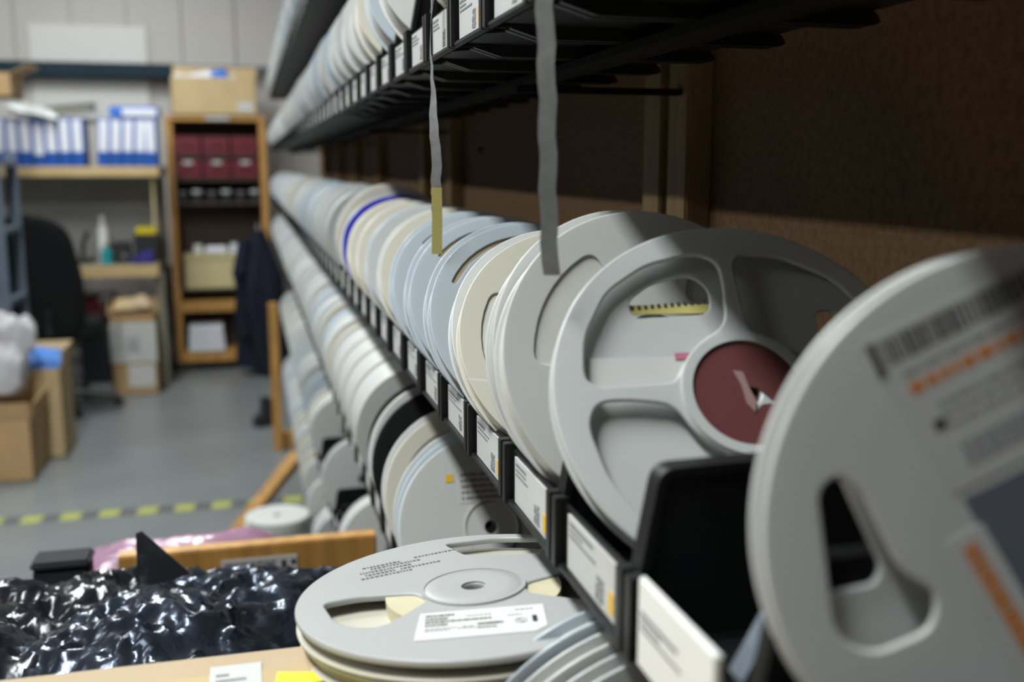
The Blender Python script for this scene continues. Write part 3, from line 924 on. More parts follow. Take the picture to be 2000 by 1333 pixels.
def carton(name, label, loc, w, d, h, m, rot=0.0, open_=None, group=None, flap=0.1, cat='box'):
    t = thing(name, label, cat, loc, (0, 0, R(rot)), group)
    th = 0.005
    if not open_:
        MB().box(-w / 2, w / 2, -d / 2, d / 2, 0, h).build('body', m, t, bevel=0.003)
        for s in (-1, 1):
            MB().box(-w / 2, w / 2, min(s * 0.001, s * d / 2), max(s * 0.001, s * d / 2), h, h + 0.003).build('flap', m, t, bevel=0.001)
    else:
        b = MB().box(-w / 2, w / 2, -d / 2, d / 2, 0, th)
        b.box(-w / 2, w / 2, -d / 2, -d / 2 + th, 0, h).box(-w / 2, w / 2, d / 2 - th, d / 2, 0, h)
        b.box(-w / 2, -w / 2 + th, -d / 2, d / 2, 0, h).box(w / 2 - th, w / 2, -d / 2, d / 2, 0, h)
        b.build('body', m, t)
        for (ax, s, an) in open_:
            if ax == 'x':
                M = Matrix.Translation((s * w / 2, 0, h)) @ Matrix.Rotation(R(an) * s, 4, 'Y')
                MB().box(-th / 2, th / 2, -d / 2, d / 2, 0, flap, M).build('flap', m, t)
            else:
                M = Matrix.Translation((0, s * d / 2, h)) @ Matrix.Rotation(-R(an) * s, 4, 'X')
                MB().box(-w / 2, w / 2, -th / 2, th / 2, 0, flap, M).build('flap', m, t)
    return t
CT = -0.2605
c1 = carton('cardboard_box', 'pale closed carton under the flat lying reels with white and yellow stickers', (-0.155, 0.325, -0.678), 0.50, 0.43, 0.678 + CT - 0.003, 'cardboard_pale')
hh = 0.678 + CT
MB().box(-0.25, 0.25, 0.145, 0.192, hh, hh + 0.0004).build('parcel_tape', 'cardboard_tan', c1)
MB().box(0.126, 0.152, 0.150, 0.200, hh + 0.0004, hh + 0.0008).build('white_sticker', 'label_paper', c1)
mb = MB()
for k in range(6):
    mb.box(0.129, 0.129 + rng.uniform(0.006, 0.018), 0.158 + k * 0.006, 0.1605 + k * 0.006, hh + 0.0008, hh + 0.0010)
mb.build('print', 'grey_ink', c1)
MB().prism([(0.154, 0.140), (0.198, 0.132), (0.202, 0.176), (0.160, 0.186)], hh + 0.0004, hh + 0.0009, 'z').build('yellow_sticker', 'sticker_yellow', c1)
mb = MB()
for k in range(3):
    mb.box(0.165, 0.188, 0.146 + k * 0.010, 0.150 + k * 0.010, hh + 0.0009, hh + 0.0012)
mb.build('sticker_print', 'ink', c1)

cr = thing('storage_crate', 'black plastic crate full of shiny shielding bags behind the carton', 'crate', (-0.27, 0.86, -0.678))
cw, cd_, chh = 0.64, 0.54, 0.22
mb = MB().box(-cw / 2, cw / 2, -cd_ / 2, cd_ / 2, 0, 0.006)
mb.box(-cw / 2, cw / 2, -cd_ / 2, -cd_ / 2 + .006, 0, chh).box(-cw / 2, cw / 2, cd_ / 2 - .006, cd_ / 2, 0, chh)
mb.box(-cw / 2, -cw / 2 + .006, -cd_ / 2, cd_ / 2, 0, chh).box(cw / 2 - .006, cw / 2, -cd_ / 2, cd_ / 2, 0, chh)
mb.build('tub', 'dark_plastic', cr)
mb = MB().box(-cw / 2 - .015, cw / 2 + .015, -cd_ / 2 - .015, -cd_ / 2, chh - .01, chh).box(-cw / 2 - .015, cw / 2 + .015, cd_ / 2, cd_ / 2 + .015, chh - .01, chh)
mb.box(-cw / 2 - .015, -cw / 2, -cd_ / 2, cd_ / 2, chh - .01, chh).box(cw / 2, cw / 2 + .015, -cd_ / 2, cd_ / 2, chh - .01, chh)
mb.build('rim', 'dark_plastic', cr, bevel=0.002)

def crumpled(w, d, h, seed, n=48, amp=1.0, puff=False):
    """a crumpled bag: closed pillow with sharp creases"""
    vs, fs = [], []
    def creased(x, y, s):
        p = Vector((x * 9 + seed * 3.1, y * 9 - seed * 1.7, s))
        a = 1 - abs(noise.noise(p)) * 2
        b = 1 - abs(noise.noise(p * 2.3)) * 2
        c = noise.noise(p * 0.6)
        d = 1 - abs(noise.noise(p * 4.7)) * 2
        return a * 0.45 + b * 0.38 + c * 0.4 + d * 0.16
    for side in (1, 0):
        for i in range(n + 1):
            for j in range(n + 1):
                u, v = i / n * 2 - 1, j / n * 2 - 1
                e = max(0.0, 1 - max(abs(u), abs(v)) ** 3)
                if puff:
                    e = max(0.0, 1 - (u ** 4 + v ** 4) / 1.5) ** 0.4
                wob = noise.noise(Vector((u * 2 + seed, v * 2, 5)))
                x = u * w / 2 * (1 + 0.12 * noise.noise(Vector((v * 2, seed, 1))))
                y = v * d / 2 * (1 + 0.12 * noise.noise(Vector((u * 2, seed, 2))))
                if side:
                    z = h * (0.25 + 0.55 * e) + amp * 0.022 * creased(x * 2, y * 2, 0.3) * (0.35 + 0.65 * e) + 0.01 * wob
                else:
                    z = h * 0.25 * (1 - e)
                vs.append((x, y, max(z, 0.0005 + side * 0.002)))
    N = (n + 1) * (n + 1)
    for i in range(n):
        for j in range(n):
            a = i * (n + 1) + j
            fs.append((a, a + n + 1, a + n + 2, a + 1))
            fs.append((N + a, N + a + 1, N + a + n + 2, N + a + n + 1))
    for i in range(n):
        for (a, b) in ((i * (n + 1), (i + 1) * (n + 1)), (i * (n + 1) + n, (i + 1) * (n + 1) + n), (i, i + 1), (n * (n + 1) + i, n * (n + 1) + i + 1)):
            fs.append((a, b, N + b, N + a))
    return MB().add(vs, fs)
BAGS = [(-0.46, 0.76, -0.47, 0.26, 0.26, 0.075, 10, 'shield_bag_dark', 'dark shiny shielding bag at the left front of the crate'),
        (-0.24, 0.74, -0.475, 0.28, 0.24, 0.085, -14, 'shield_bag', 'shiny shielding bag with bright highlights at the crate front'),
        (-0.06, 0.75, -0.465, 0.24, 0.24, 0.075, 25, 'shield_bag_dark', 'dark shielding bag next to the flat lying reels'),
        (-0.42, 0.99, -0.465, 0.28, 0.24, 0.080, -8, 'shield_bag_dark', 'dark shielding bag at the far left of the crate'),
        (-0.20, 1.00, -0.46, 0.26, 0.24, 0.085, 18, 'shield_bag_dark', 'dark shielding bag under the pointed smoked sheet'),
        (-0.03, 0.99, -0.46, 0.25, 0.25, 0.085, -20, 'shield_bag', 'silvery crinkled shielding bag below the sign on the board'),
        (-0.32, 0.87, -0.425, 0.30, 0.24, 0.075, 30, 'shield_bag_dark', 'dark glossy bag lying across the middle of the crate pile'),
        (-0.10, 0.88, -0.42, 0.26, 0.22, 0.070, -35, 'shield_bag', 'silvery bag on top of the crate pile')]
for i, (x, y, z, w, d, h, a, m, lb) in enumerate(BAGS):
    tag(crumpled(w, d, h, i * 2.3 + 0.7).build('shielding_bag', m, None, (x, y, z - 0.025), (R(rng.uniform(-6, 6)), R(rng.uniform(-6, 6)), R(a))), lb, 'bag', 'shielding bags heaped in the crate')
# pointed smoked sheet
MB_ = MB().prism([(-0.002, 0.088), (0.004, 0.090), (0.075, 0.012), (0.082, -0.01), (-0.004, -0.01)], -0.0012, 0.0012)
tag(MB_.build('smoked_sheet', 'smoke_sheet', None, (-0.118, 1.02, -0.447), (R(-8), 0, R(6))), 'dark pointed plastic sheet corner sticking up from the bags', 'sheet')
# board across the trolley with a paper sign
bd = thing('wooden_board', 'orange pine board standing on edge behind the bags', 'board', (-0.015, 1.29, -0.678), (0, 0, 0))
MB().box(-0.158, 0.160, -0.012, 0.012, 0, 0.204).build('plank', 'pine', bd, bevel=0.002)
sg = MB().box(-0.036, 0.058, -0.0136, -0.0126, 0.118, 0.188).build('paper_sign', 'label_paper', bd)
mb = MB(); text_rows(mb, -0.032, 0.034, 0.184, 4, 0.004, 0.006, -0.0142, -0.0137, random.Random(2), word=(0.003, 0.012))
mb.build('print', 'grey_ink', sg)
mb = MB()
rg = random.Random(4)
for i in range(6):
    for j in range(6):
        if rg.random() < .6:
            mb.box(0.038 + i * .003, 0.041 + i * .003, -0.0142, -0.0137, 0.164 + j * .003, 0.167 + j * .003)
mb.build('dark_block', 'ink', sg)
tag(crumpled(0.26, 0.10, 0.045, 31.0, 24, 0.25).build('film_bag', 'lilac_film', None, (-0.105, 1.375, -0.530)), 'pink antistatic film bag lying behind the pine board', 'bag')
dbx = thing('component_box', 'dark grey plastic box at the far left of the crate', 'box', (-0.225, 1.225, -0.678))
MB().box(-0.030, 0.030, -0.02, 0.02, 0, 0.222).build('body', 'matt_black', dbx, bevel=0.003)
MB().box(-0.032, 0.032, -0.022, 0.022, 0.222, 0.232).build('lid', 'matt_black', dbx, bevel=0.003)
fb = thing('film_box', 'support carton behind the pine board under the pink bag', 'box', (-0.125, 1.375, -0.678))
MB().box(-0.12, 0.12, -0.05, 0.05, 0, 0.142).build('body', 'cardboard_tan', fb, bevel=0.003)
pcb = thing('circuit_board', 'green circuit board low at the left frame edge beside the carton', 'circuit board', (-0.160, 0.575, -0.318), (R(60), 0, 0))
MB().box(-0.05, 0.05, -0.0008, 0.0008, 0, 0.09).build('board', 'green_pcb', pcb)
mb = MB()
for k in range(12):
    x = rg.uniform(-0.045, 0.035); z = rg.uniform(0.005, 0.08)
    mb.box(x, x + rg.uniform(.004, .012), -0.003, -0.0008, z, z + rg.uniform(.003, .008))
mb.build('chips', 'ink', pcb)['kind'] = 'stuff'

# white flat reels stacked on a carton beside the rack
carton('cardboard_box', 'low carton on the floor under the stack of white reels', (0.045, 2.80, -1.4), 0.17, 0.22, 0.36, 'cardboard')
for k in range(4):
    me = simple_reel_mesh(0.0875, 0.02, 0.95, 'white_plastic')
    o = obj('component_reel', me, None, (0.045 + 0.003 * math.sin(k * 2), 2.80, -1.037 + 0.0205 * (k + 1)), (R(-90), 0, 0))
    tag(o, '%s reel of the white stack lying flat on the floor carton' % ['lowest', 'second lowest', 'second highest', 'topmost'][k], 'reel', 'white reels stacked on the floor carton')

# ------------------------------------------------------------------ far end of the room
# white board and blue beam on the wall
w_ = thing('whiteboard', 'large white panel mounted on the far wall behind the blue beam', 'board', (-1.03, 7.94, 0.33))
MB().box(-0.385, 0.385, -0.02, 0.0, 0, 0.64).build('sheet', 'white_board', w_, bevel=0.003)
MB().box(-0.39, 0.39, -0.024, -0.02, -0.004, 0.01).build('bottom_trim', 'silver', w_)
bb = thing('wall_beam', 'dark blue steel beam running across the far wall', 'beam', (-1.6, 7.84, 0.615))
MB().box(-0.6, 1.15, -0.05, 0.07, 0, 0.095).build('beam', 'beam_blue', bb, bevel=0.004)
MB().box(1.15, 1.85, -0.05, 0.07, 0.07, 0.095).build('ledge', 'steel_blue', bb, bevel=0.003)

# bookcase
bc = thing('bookcase', 'pine shelf unit on castors with maroon drawers against the far wall', 'bookcase', (-0.185, 7.42, -1.4))
W = 0.325
def bcb(n, m, x0, x1, y0, y1, z0, z1, bev=0.003, par=None):
    return MB().box(x0, x1, y0, y1, z0, z1).build(n, m, par or bc, bevel=bev)
for s in (-1, 1):
    bcb('side_panel', 'pine', min(s * W, s * (W - .045)), max(s * W, s * (W - .045)), -0.13, 0.17, 0.06, 1.70)
bcb('top_board', 'pine', -W, W, -0.14, 0.17, 1.70, 1.735)
bcb('back_board', 'dark_wood', -W + .02, W - .02, 0.165, 0.175, 0.06, 1.70)
for z in (0.06, 0.41):
    bcb('shelf', 'pine', -W + .045, W - .045, -0.125, 0.165, z, z + 0.075)
for z in (0.55, 1.14, 1.30, 1.455):
    bcb('shelf', 'dark_wood', -W + .045, W - .045, -0.115, 0.165, z, z + 0.018)
for (x, y) in ((-0.29, -0.1), (0.29, -0.1), (-0.29, 0.13), (0.29, 0.13)):
    MB().cyl((x, y, 0.028), 0.028, -0.012, 0.012, 'x' if False else 'y', 16).build('castor', 'dark_plastic', bc)
MB().box(-0.06, 0.09, -0.143, -0.1405, 1.706, 1.730).build('name_strip', 'label_paper', bc)
def drawer(x, z, lab_, row):
    t = thing('storage_box', lab_, 'box', (bc.location.x + x, 7.30, z), group='maroon boxes in the bookcase')
    MB().prism([(-0.085, 0.0), (0.085, 0.0), (0.088, 0.125), (-0.088, 0.125)], 0, 0.22).build('box', 'maroon_plastic', t, bevel=0.004)
    MB().box(-0.04, 0.04, -0.012, 0.0, 0.06, 0.08).build('handle', 'maroon_plastic', t, bevel=0.003)
    if row == 0:
        MB().box(-0.03, 0.03, -0.0015, 0, 0.095, 0.118).build('clear_label', 'grey_plastic', t)
for k, nm in enumerate(('left', 'middle', 'right')):
    drawer(-0.19 + 0.186 * k, 0.0745, '%s maroon plastic box of the top row in the bookcase' % nm, 1)
    drawer(-0.19 + 0.186 * k, -0.0805, '%s maroon plastic box of the second row in the bookcase' % nm, 0)
# small metal tins in the bookcase
for k in range(6):
    o = thing('metal_tin', 'small silver and black tin, %s from the left on the third bookcase shelf' % ORD[k], 'tin', (-0.185 - 0.24 + 0.096 * k, 7.36, -0.2415), group='tins on the third bookcase shelf')
    MB().cyl((0, 0, 0), 0.034, 0, 0.06, 'z', 16).build('can', 'dark_plastic', o)
    MB().cyl((0, 0, 0.06), 0.036, 0, 0.012 + .01 * (k % 2), 'z', 16).build('lid', 'silver' if k % 2 == 0 else 'grey_plastic', o, bevel=0.002)
# cream box, white items
cb = thing('cream_box', 'cream storage box with lid in the middle of the bookcase', 'box', (-0.245, 7.42, -0.8315))
MB().box(-0.185, 0.185, -0.12, 0.12, 0.0, 0.205).build('body', 'cream_box', cb, bevel=0.006)
MB().box(-0.19, 0.19, -0.124, 0.124, 0.205, 0.2385).build('lid', 'cream_box', cb, bevel=0.004)
for (x, w, h, m, lb) in ((-0.34, 0.06, 0.055, 'bright_white', 'small white cup on the cream box lid'), (-0.22, 0.15, 0.05, 'file_white', 'long white packet on the cream box lid'), (-0.10, 0.055, 0.06, 'file_white', 'small white jar at the right end of the cream box lid')):
    o = thing('white_item', lb, 'container', (x, 7.34, -0.5925))
    if w > .1:
        MB().box(-w / 2, w / 2, -0.04, 0.04, 0, h).build('packet', m, o, bevel=0.012)
        MB().box(-w / 2 - .004, w / 2 + .004, -0.002, 0.002, h * .4, h * .6).build('seam', m, o)
    else:
        MB().cyl((0, 0, 0), w / 2, 0, h, 'z', 16).build('pot', m, o, bevel=0.003)
        MB().cyl((0, 0, h), w / 2 * .85, 0, 0.008, 'z', 16).build('lid', m, o)
pr_ = thing('paper_ream', 'white paper stack on the lowest bookcase shelf', 'paper', (-0.31, 7.40, -1.2645))
for k in range(3):
    MB().box(-0.12 + .004 * k, 0.12 - .006 * k, -0.11, 0.11, 0.06 * k, 0.06 * k + 0.058).build('ream', 'file_white', pr_, bevel=0.004)
# carton on the bookcase with bubble mailers
c3 = carton('cardboard_box', 'tan open carton with blue and white packets on top of the bookcase', (-0.185, 7.42, 0.335), 0.55, 0.30, 0.25, 'cardboard_tan', open_=[('y', 1, 20), ('x', 1, 4)], flap=0.10)
MB().box(0.15, 0.25, -0.152, -0.150, 0.03, 0.09).build('white_sticker', 'label_paper', c3)
for k, (x, m, a) in enumerate(((-0.20, 'file_white', 6), (-0.10, 'file_white', -5), (-0.02, 'file_white', 4), (0.03, 'file_blue', -8), (0.10, 'file_white', 8))):
    o = tag(crumpled(0.13, 0.16, 0.05, 40 + k, 16, .4).build('packet', m, None, (-0.185 + x, 7.38, 0.555 + 0.012 * (k % 4)), (R(24), R(a), 0)),
            '%s packet from the left poking out of the bookcase-top carton' % ORD[k], 'packet', 'packets in the bookcase-top carton')
# navy coat on the side of the bookcase
def coat():
    vs, fs = [], []
    n, mrows = 40, 24
    for j in range(mrows + 1):
        v = j / mrows
        z = -v * 0.93
        half = 0.045 + 0.085 * min(1, v * 3) + 0.045 * v
        dep = 0.04 + 0.05 * min(1, v * 2.5)
        for i in range(n):
            a = 2 * math.pi * i / n
            fold = 1 + 0.16 * v * math.sin(a * 7 + 2 * math.sin(v * 3)) + 0.06 * math.sin(a * 3 + v * 5)
            vs.append((half * math.cos(a) * fold + 0.025 * v - 0.02 * math.sin(v * 3), dep * math.sin(a) * fold, z + 0.03 * v * math.sin(a * 2 + 1)))
    for j in range(mrows):
        for i in range(n):
            i2 = (i + 1) % n
            fs.append((j * n + i, j * n + i2, (j + 1) * n + i2, (j + 1) * n + i))
    fs.append(tuple(range(n)))
    fs.append(tuple(mrows * n + i for i in range(n))[::-1])
    return MB().add(vs, fs)
ct = thing('navy_coat', 'dark navy coat hanging beside the bookcase near the rack end', 'coat', (0.06, 7.05, -0.42))
coat().build('coat_body', 'navy_cloth', ct)
sm_ = MB().tube([(-0.085, -0.02, -0.07), (-0.13, -0.05, -0.28), (-0.125, -0.06, -0.52), (-0.105, -0.07, -0.70)], [0.045, 0.05, 0.042, 0.034], 12)
sm_.build('sleeve', 'navy_cloth', ct)
MB().tube([(0.0, 0.0, 0.0), (0.0, 0.02, 0.035), (0, 0.09, 0.04), (0, 0.24, 0.04)], 0.006, 8).build('hook', 'chrome', ct)
bt = thing('black_boot', 'small black boot-shaped object standing on the floor by the rack', 'boot', (0.045, 5.62, -1.4), (0, 0, R(25)))
MB().prism(rounded([(-0.06, 0.0), (0.035, 0.0), (0.04, 0.15), (-0.01, 0.16), (-0.02, 0.07), (-0.062, 0.05)], 0.012, 4), -0.035, 0.035).build('upper', 'dark_plastic', bt, bevel=0.006)
MB().box(-0.064, 0.04, -0.038, 0.038, 0.0, 0.012).build('sole', 'ink', bt, bevel=0.003)

# workbench with shelf
wbn = thing('workbench', 'workbench with a beige edged shelf above it at the far left', 'workbench', (-1.10, 7.35, -1.4))
def wk(n, m, x0, x1, y0, y1, z0, z1, bev=0.003):
    return MB().box(x0 + 1.10, x1 + 1.10, y0 - 7.35, y1 - 7.35, z0 + 1.4, z1 + 1.4).build(n, m, wbn, bevel=bev)
wk('worktop', 'olive_grey', -1.75, -0.56, 6.815, 7.6, -0.686, -0.612)
wk('worktop_edge', 'pine_pale', -1.75, -0.56, 6.80, 6.815, -0.686, -0.612, 0.001)
wk('upper_shelf', 'olive_grey', -1.75, -0.525, 6.815, 7.4, -0.06, -0.002)
wk('shelf_edge', 'pine_pale', -1.75, -0.525, 6.80, 6.815, -0.062, -0.001, 0.001)
for x in (-1.7, -0.585):
    wk('upright', 'dark_plastic' if x < -1 else 'olive_grey', x, x + 0.05, 7.3, 7.36, -0.612, -0.062)
    wk('leg', 'olive_grey', x, x + 0.05, 6.86, 6.92, -1.4, -0.687)
    wk('leg', 'olive_grey', x, x + 0.05, 7.52, 7.58, -1.4, -0.687)
wk('brace', 'cream_box', -0.58, -0.565, 6.86, 6.95, -0.40, -0.063)
wk('back_board', 'bench_shelf_shade', -1.65, -0.585, 7.37, 7.385, -0.61, -0.065)  # panel added to darken the wall here, its grey stands for the shelf's shade
wk('back_rail', 'olive_grey', -1.65, -0.585, 7.53, 7.56, -1.25, -1.15)

# blue and white magazine files
FILE_B = MB()
FILE_B.box(-0.033, 0.033, 0, 0.24, 0.0, 0.085)
FILE_B.prism([(0.0, 0.0), (0.24, 0.0), (0.24, 0.295), (0.16, 0.295), (0.0, 0.285)], -0.033, -0.031, 'x')
FILE_B.prism([(0.0, 0.0), (0.24, 0.0), (0.24, 0.295), (0.16, 0.295), (0.0, 0.285)], 0.031, 0.033, 'x')
FILE_B.box(-0.033, 0.033, 0.238, 0.24, 0, 0.295)
FILE_B.box(-0.033, 0.033, 0, 0.002, 0, 0.285)
M_FILEB = FILE_B.mesh('case', 'file_blue')
M_SPINE = MB().box(-0.026, 0.026, -0.0015, 0.0, 0.088, 0.278).mesh('spine_label', 'file_white')
M_PAP = MB().box(-0.026, 0.026, 0.01, 0.23, 0.09, 0.285).mesh('papers', 'file_white')
xs = [-1.505 + 0.0735 * k for k in range(8)] + [-0.853 + 0.0715 * k for k in range(5)]
for k, x in enumerate(xs):
    lean = 0 if k < 8 else 4 if k < 12 else 0
    zone = 'left' if k < 8 else 'right'
    kk = k if k < 8 else k - 8
    o = thing('magazine_file', '%s blue and white file from the left in the %s row on the bench shelf' % (ORD[kk], zone), 'file', (x, 6.84, 0.0 + (0.0025 if lean else 0)), (0, R(lean), 0), 'blue files on the bench shelf')
    obj('case', M_FILEB, o); obj('spine_label', M_SPINE, o, (0, 0, -0.02 * (k == 4))); obj('papers', M_PAP, o)
o = thing('magazine_file', 'blue and white file lying on its side on the right row of files', 'file', (-0.80, 6.86, 0.302), (0, R(0), 0), 'blue files on the bench shelf')
MB().box(0, 0.285, 0, 0.2, 0, 0.062).build('case', 'file_blue', o, bevel=0.004)
MB().box(0.075, 0.275, -0.002, 0, 0.006, 0.05).build('spine_label', 'file_white', o)
o = thing('ring_binder', 'grey binder lying tilted on top of the left row of files', 'binder', (-1.18, 6.87, 0.304), (0, R(-6), 0))
MB().box(-0.01, 0.30, 0, 0.2, 0, 0.006).box(-0.01, 0.30, 0, 0.2, 0.05, 0.056).box(-0.01, -0.005, 0, 0.2, 0, 0.056).build('cover', 'grey_plastic', o, bevel=0.002)
MB().box(0, 0.28, 0.01, 0.19, 0.008, 0.048).build('pages', 'olive_grey', o)
# bench items
def bottle(nm, lb, x, y, z, r, h, m, capm):
    o = thing(nm, lb, 'bottle', (x, y, z))
    MB().lathe([(1e-4, 0), (r, 0), (r, h * .72), (r * .45, h * .82), (r * .45, h * .9), (1e-4, h * .9)], 20, 'z', closed=False).build('flask', m, o)
    MB().cyl((0, 0, h * .9), r * .5, 0, h * .1, 'z', 16).build('cap', capm, o)
bottle('squeeze_bottle', 'tall white bottle standing on the workbench', -0.905, 7.02, -0.61, 0.032, 0.30, 'bright_white', 'bright_white')
bottle('squeeze_bottle', 'short teal bottle in front of the white bottle on the bench', -0.875, 6.90, -0.61, 0.034, 0.12, 'teal_plastic', 'dark_plastic')
o = thing('test_instrument', 'black instrument box with yellow top on the bench', 'instrument', (-0.645, 7.06, -0.61))
MB().box(-0.07, 0.07, -0.1, 0.1, 0, 0.18).build('body', 'dark_plastic', o, bevel=0.005)
MB().box(-0.055, 0.075, -0.1, 0.1, 0.18, 0.225).build('yellow_top', 'plain_yellow', o, bevel=0.004)
o = thing('solder_station', 'small black box left of the yellow topped instrument', 'box', (-0.79, 7.0, -0.61))
MB().box(-0.05, 0.05, -0.08, 0.08, 0, 0.13).build('body', 'dark_plastic', o, bevel=0.005)
MB().cyl((0.02, -0.083, 0.05), 0.014, -0.004, 0.003, 'y', 14).build('knob', 'silver', o)
o = thing('tool_pouch', 'dark violet blue pouch at the right front of the bench', 'pouch', (-0.665, 6.89, -0.61))
MB().prism([(-0.07, 0), (0.07, 0), (0.07, 0.075), (0.03, 0.085), (-0.06, 0.03)], -0.035, 0.035).build('pouch', 'violet_blue', o, bevel=0.006)
MB().box(-0.05, 0.06, -0.037, -0.035, 0.02, 0.026).build('zip', 'dark_plastic', o)
o = thing('bench_vice', 'black and grey hand tool stand at the left of the white bottle', 'tool', (-1.03, 7.0, -0.61))
MB().box(-0.05, 0.05, -0.05, 0.05, 0, 0.03).build('base', 'dark_plastic', o, bevel=0.004)
MB().tube([(0, 0, 0.03), (0.005, 0, 0.12), (0.04, 0, 0.20)], 0.014, 10).build('arm', 'dark_plastic', o)
MB().cyl((-0.03, -0.03, 0.05), 0.025, -0.02, 0.02, 'z', 14).build('knob', 'silver', o)
# carton with white sheets below the bench
c4 = carton('cardboard_box', 'tall brown carton with two white sheets taped on it under the bench', (-0.715, 6.725, -1.4), 0.265, 0.26, 0.50, 'cardboard', open_=[('y', 1, 18), ('x', -1, 25)], flap=0.08)
s1 = MB().box(-0.136, 0.134, -0.1325, -0.1305, 0.205, 0.455).build('upper_sheet', 'label_paper', c4)
mb = MB()
mb.box(-0.04, 0.04, -0.1335, -0.1326, 0.27, 0.278).box(-0.03, 0.03, -0.1335, -0.1326, 0.355, 0.363)
for k in range(5):
    mb.box(-0.035 + .015 * k, -0.027 + .015 * k, -0.1335, -0.1326, 0.285, 0.345)
mb.build('print', 'grey_ink', s1)
MB().box(-0.04, 0.115, -0.1325, -0.1305, 0.05, 0.19).build('lower_sheet', 'label_paper', c4)
for k, (x, m, lb) in enumerate(((-0.80, 'cardboard_tan', 'crumpled tan paper spilling from the sheeted carton, left piece'), (-0.68, 'cardboard_pale', 'crumpled tan paper in the top of the sheeted carton, right piece'))):
    tag(crumpled(0.14, 0.16, 0.10, 60 + k, 16, .8).build('packing_paper', m, None, (-0.765 + .09 * k, 6.725, -0.90 + 0.01 * k)), lb, 'paper')
o = thing('red_case', 'dark red case under the worktop behind the chair', 'case', (-0.98, 7.15, -1.4))
MB().box(-0.11, 0.11, -0.12, 0.12, 0, 0.42).build('lower_box', 'dark_plastic', o, bevel=0.006)
MB().box(-0.11, 0.11, -0.12, 0.12, 0.42, 0.58).build('body', 'maroon_plastic', o, bevel=0.008)
# office chair
ch = thing('office_chair', 'black fabric office chair seen from behind at the workbench', 'chair', (-1.09, 6.28, -1.4))
def pad(nm, poly, y0, y1, rx=0, loc=(0, 0, 0)):
    MB().prism(poly, y0, y1).build(nm, 'fabric_black', ch, loc, (R(rx), 0, 0), bevel=0.02)
pad('backrest', rounded([(-0.20, 0.0), (0.21, 0.0), (0.225, 0.30), (0.16, 0.64), (-0.10, 0.70), (-0.22, 0.62), (-0.235, 0.30)], 0.12, 6), -0.045, 0.045, 6, (-0.03, -0.18, 0.46))
MB().prism(rounded([(-0.24, -0.22), (0.26, -0.22), (0.26, 0.26), (-0.24, 0.26)], 0.08, 5), 0.44, 0.53, 'z').build('seat', 'fabric_black', ch, bevel=0.02)
MB().tube([(-0.0, -0.12, 0.46), (0.0, -0.23, 0.48), (0.0, -0.23, 0.62)], 0.02, 8).build('back_bar', 'dark_plastic', ch)
MB().cyl((0.02, 0.02, 0), 0.028, 0.10, 0.44, 'z', 16).build('gas_column', 'dark_plastic', ch)
for k in range(5):
    a = R(72 * k - 70)
    MB().tube([(0.02, 0.02, 0.11), (0.02 + 0.28 * math.cos(a), 0.02 + 0.28 * math.sin(a), 0.075)], [0.028, 0.018], 8).build('base_arm', 'dark_plastic', ch)
    MB().cyl((0.02 + 0.28 * math.cos(a), 0.02 + 0.28 * math.sin(a), 0.03), 0.03, -0.02, 0.02, 'y', 14).build('castor', 'dark_plastic', ch)
MB().tube([(0.24, -0.1, 0.47), (0.28, -0.1, 0.5), (0.28, -0.1, 0.64)], 0.015, 8).build('armrest_post', 'dark_plastic', ch)
MB().box(0.25, 0.31, -0.2, 0.06, 0.64, 0.665).build('armrest', 'dark_plastic', ch, bevel=0.008)

# steel shelving at the left edge
sh = thing('steel_shelving', 'blue-grey steel shelving with loaded shelves at the left edge', 'shelving', (-1.555, 5.78, -1.4))
for (x, y) in ((0.355, -0.2), (0.355, 0.2), (-0.4, -0.2), (-0.4, 0.2)):
    MB().prism([(x - .03, y - .02), (x + .03, y - .02), (x + .03, y - .014), (x - .024, y - .014), (x - .024, y + .03), (x - .03, y + .03)], 0, 1.47, 'z').build('post', 'steel_blue', sh)
for z in (0.35, 0.70, 1.06, 1.40):
    MB().box(-0.42, 0.38, -0.2, 0.22, z, z + 0.03).build('shelf', 'steel_blue', sh, bevel=0.003)
for k, (z, h, lb) in enumerate(((0.38, 0.28, 'black bin on the lowest shelf of the steel shelving'), (0.73, 0.26, 'black bin on the second shelf of the steel shelving'), (1.09, 0.20, 'black bin on the third shelf of the steel shelving'))):
    o = thing('shelf_bin', lb, 'bin', (-1.385, 5.79, z - 1.4))
    MB().box(-0.12, 0.12, -0.17, 0.17, 0, h).build('tub', 'dark_plastic', o, bevel=0.01)
    MB().box(-0.125, 0.125, -0.175, 0.175, h, h + 0.015).build('lid', 'ink', o, bevel=0.004)
lk = thing('tall_locker', 'tall grey locker just outside the left edge carrying a brown carton', 'locker', (-1.72, 6.42, -1.4))
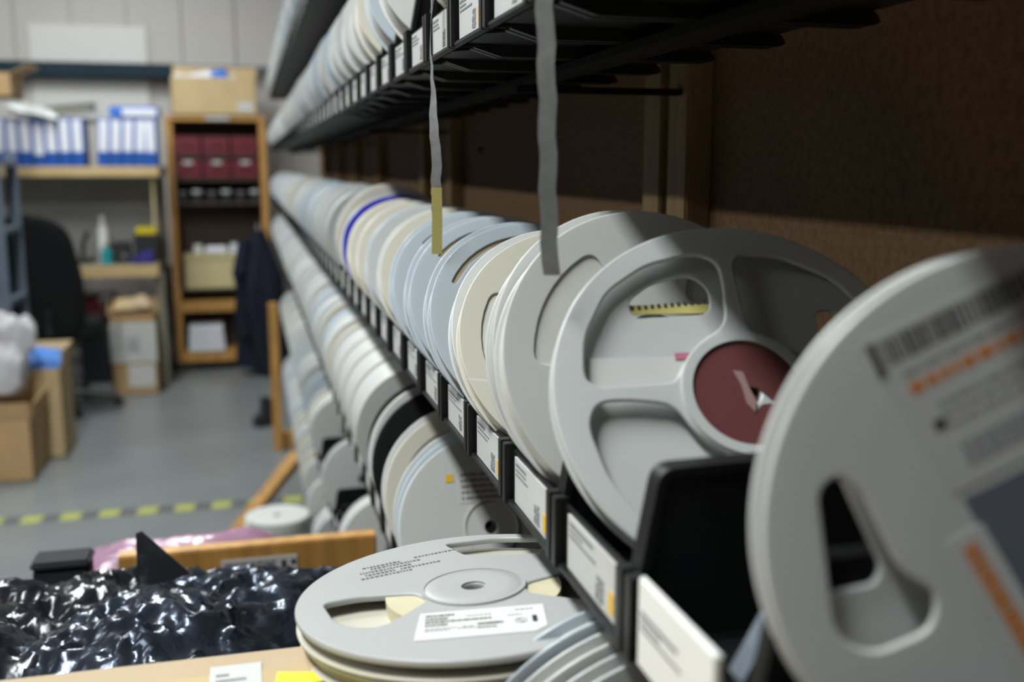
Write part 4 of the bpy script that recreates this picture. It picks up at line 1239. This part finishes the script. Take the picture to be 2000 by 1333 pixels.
MB().box(-0.25, 0.25, -0.2, 0.2, 0.04, 1.775).build('cabinet', 'steel_blue', lk, bevel=0.004)
MB().box(-0.24, 0.24, -0.205, -0.2, 0.06, 1.75).build('door', 'steel_blue', lk, bevel=0.002)
MB().box(-0.25, 0.25, -0.18, 0.18, 0, 0.04).build('plinth', 'dark_plastic', lk)
c5 = carton('cardboard_box', 'brown open carton high at the left edge in front of the blue beam', (-1.455, 6.42, 0.377), 0.46, 0.30, 0.13, 'cardboard', open_=[('x', 1, 62)], flap=0.10)
tag(crumpled(0.30, 0.22, 0.09, 77, 20, .5).build('grey_pouch', 'grey_plastic', None, (-1.24, 6.90, 0.29), (0, R(12), 0)), 'grey white pouch draped over the left row of files', 'pouch')

# open cartons at the left with bags
c6 = carton('cardboard_box', 'brown open carton on the floor at the left edge, nearest of the floor cartons', (-1.27, 5.03, -1.4), 0.58, 0.36, 0.29, 'cardboard', 0, open_=[('x', 1, 12), ('y', -1, 8)], flap=0.07)
c7 = carton('cardboard_box', 'taller brown carton just behind the nearest floor carton', (-1.165, 5.375, -1.4), 0.52, 0.30, 0.44, 'cardboard_tan', 0, open_=[('x', 1, 8), ('y', 1, 20)], flap=0.09)
tag(crumpled(0.22, 0.22, 0.17, 81, 36, 1.8, True).build('plastic_bag', 'blue_bag', None, (-1.02, 5.375, -1.05)), 'light blue plastic bag in the taller floor carton', 'bag')
tag(crumpled(0.26, 0.24, 0.26, 83, 40, 2.2, True).build('plastic_bag', 'white_bag', None, (-1.17, 5.06, -1.03), (0, R(8), 0)), 'big white plastic bag heaped above the floor cartons', 'bag')
tag(crumpled(0.20, 0.2, 0.16, 85, 40, 2.0, True).build('plastic_bag', 'white_bag', None, (-1.115, 5.14, -0.84), (0, R(14), R(20))), 'small white plastic bag on top of the bag heap', 'bag')
tag(crumpled(0.14, 0.16, 0.11, 87, 30, 1.6, True).build('plastic_bag', 'pink_bag', None, (-1.20, 5.02, -0.80)), 'pink plastic bag on the heap at the left edge', 'bag')
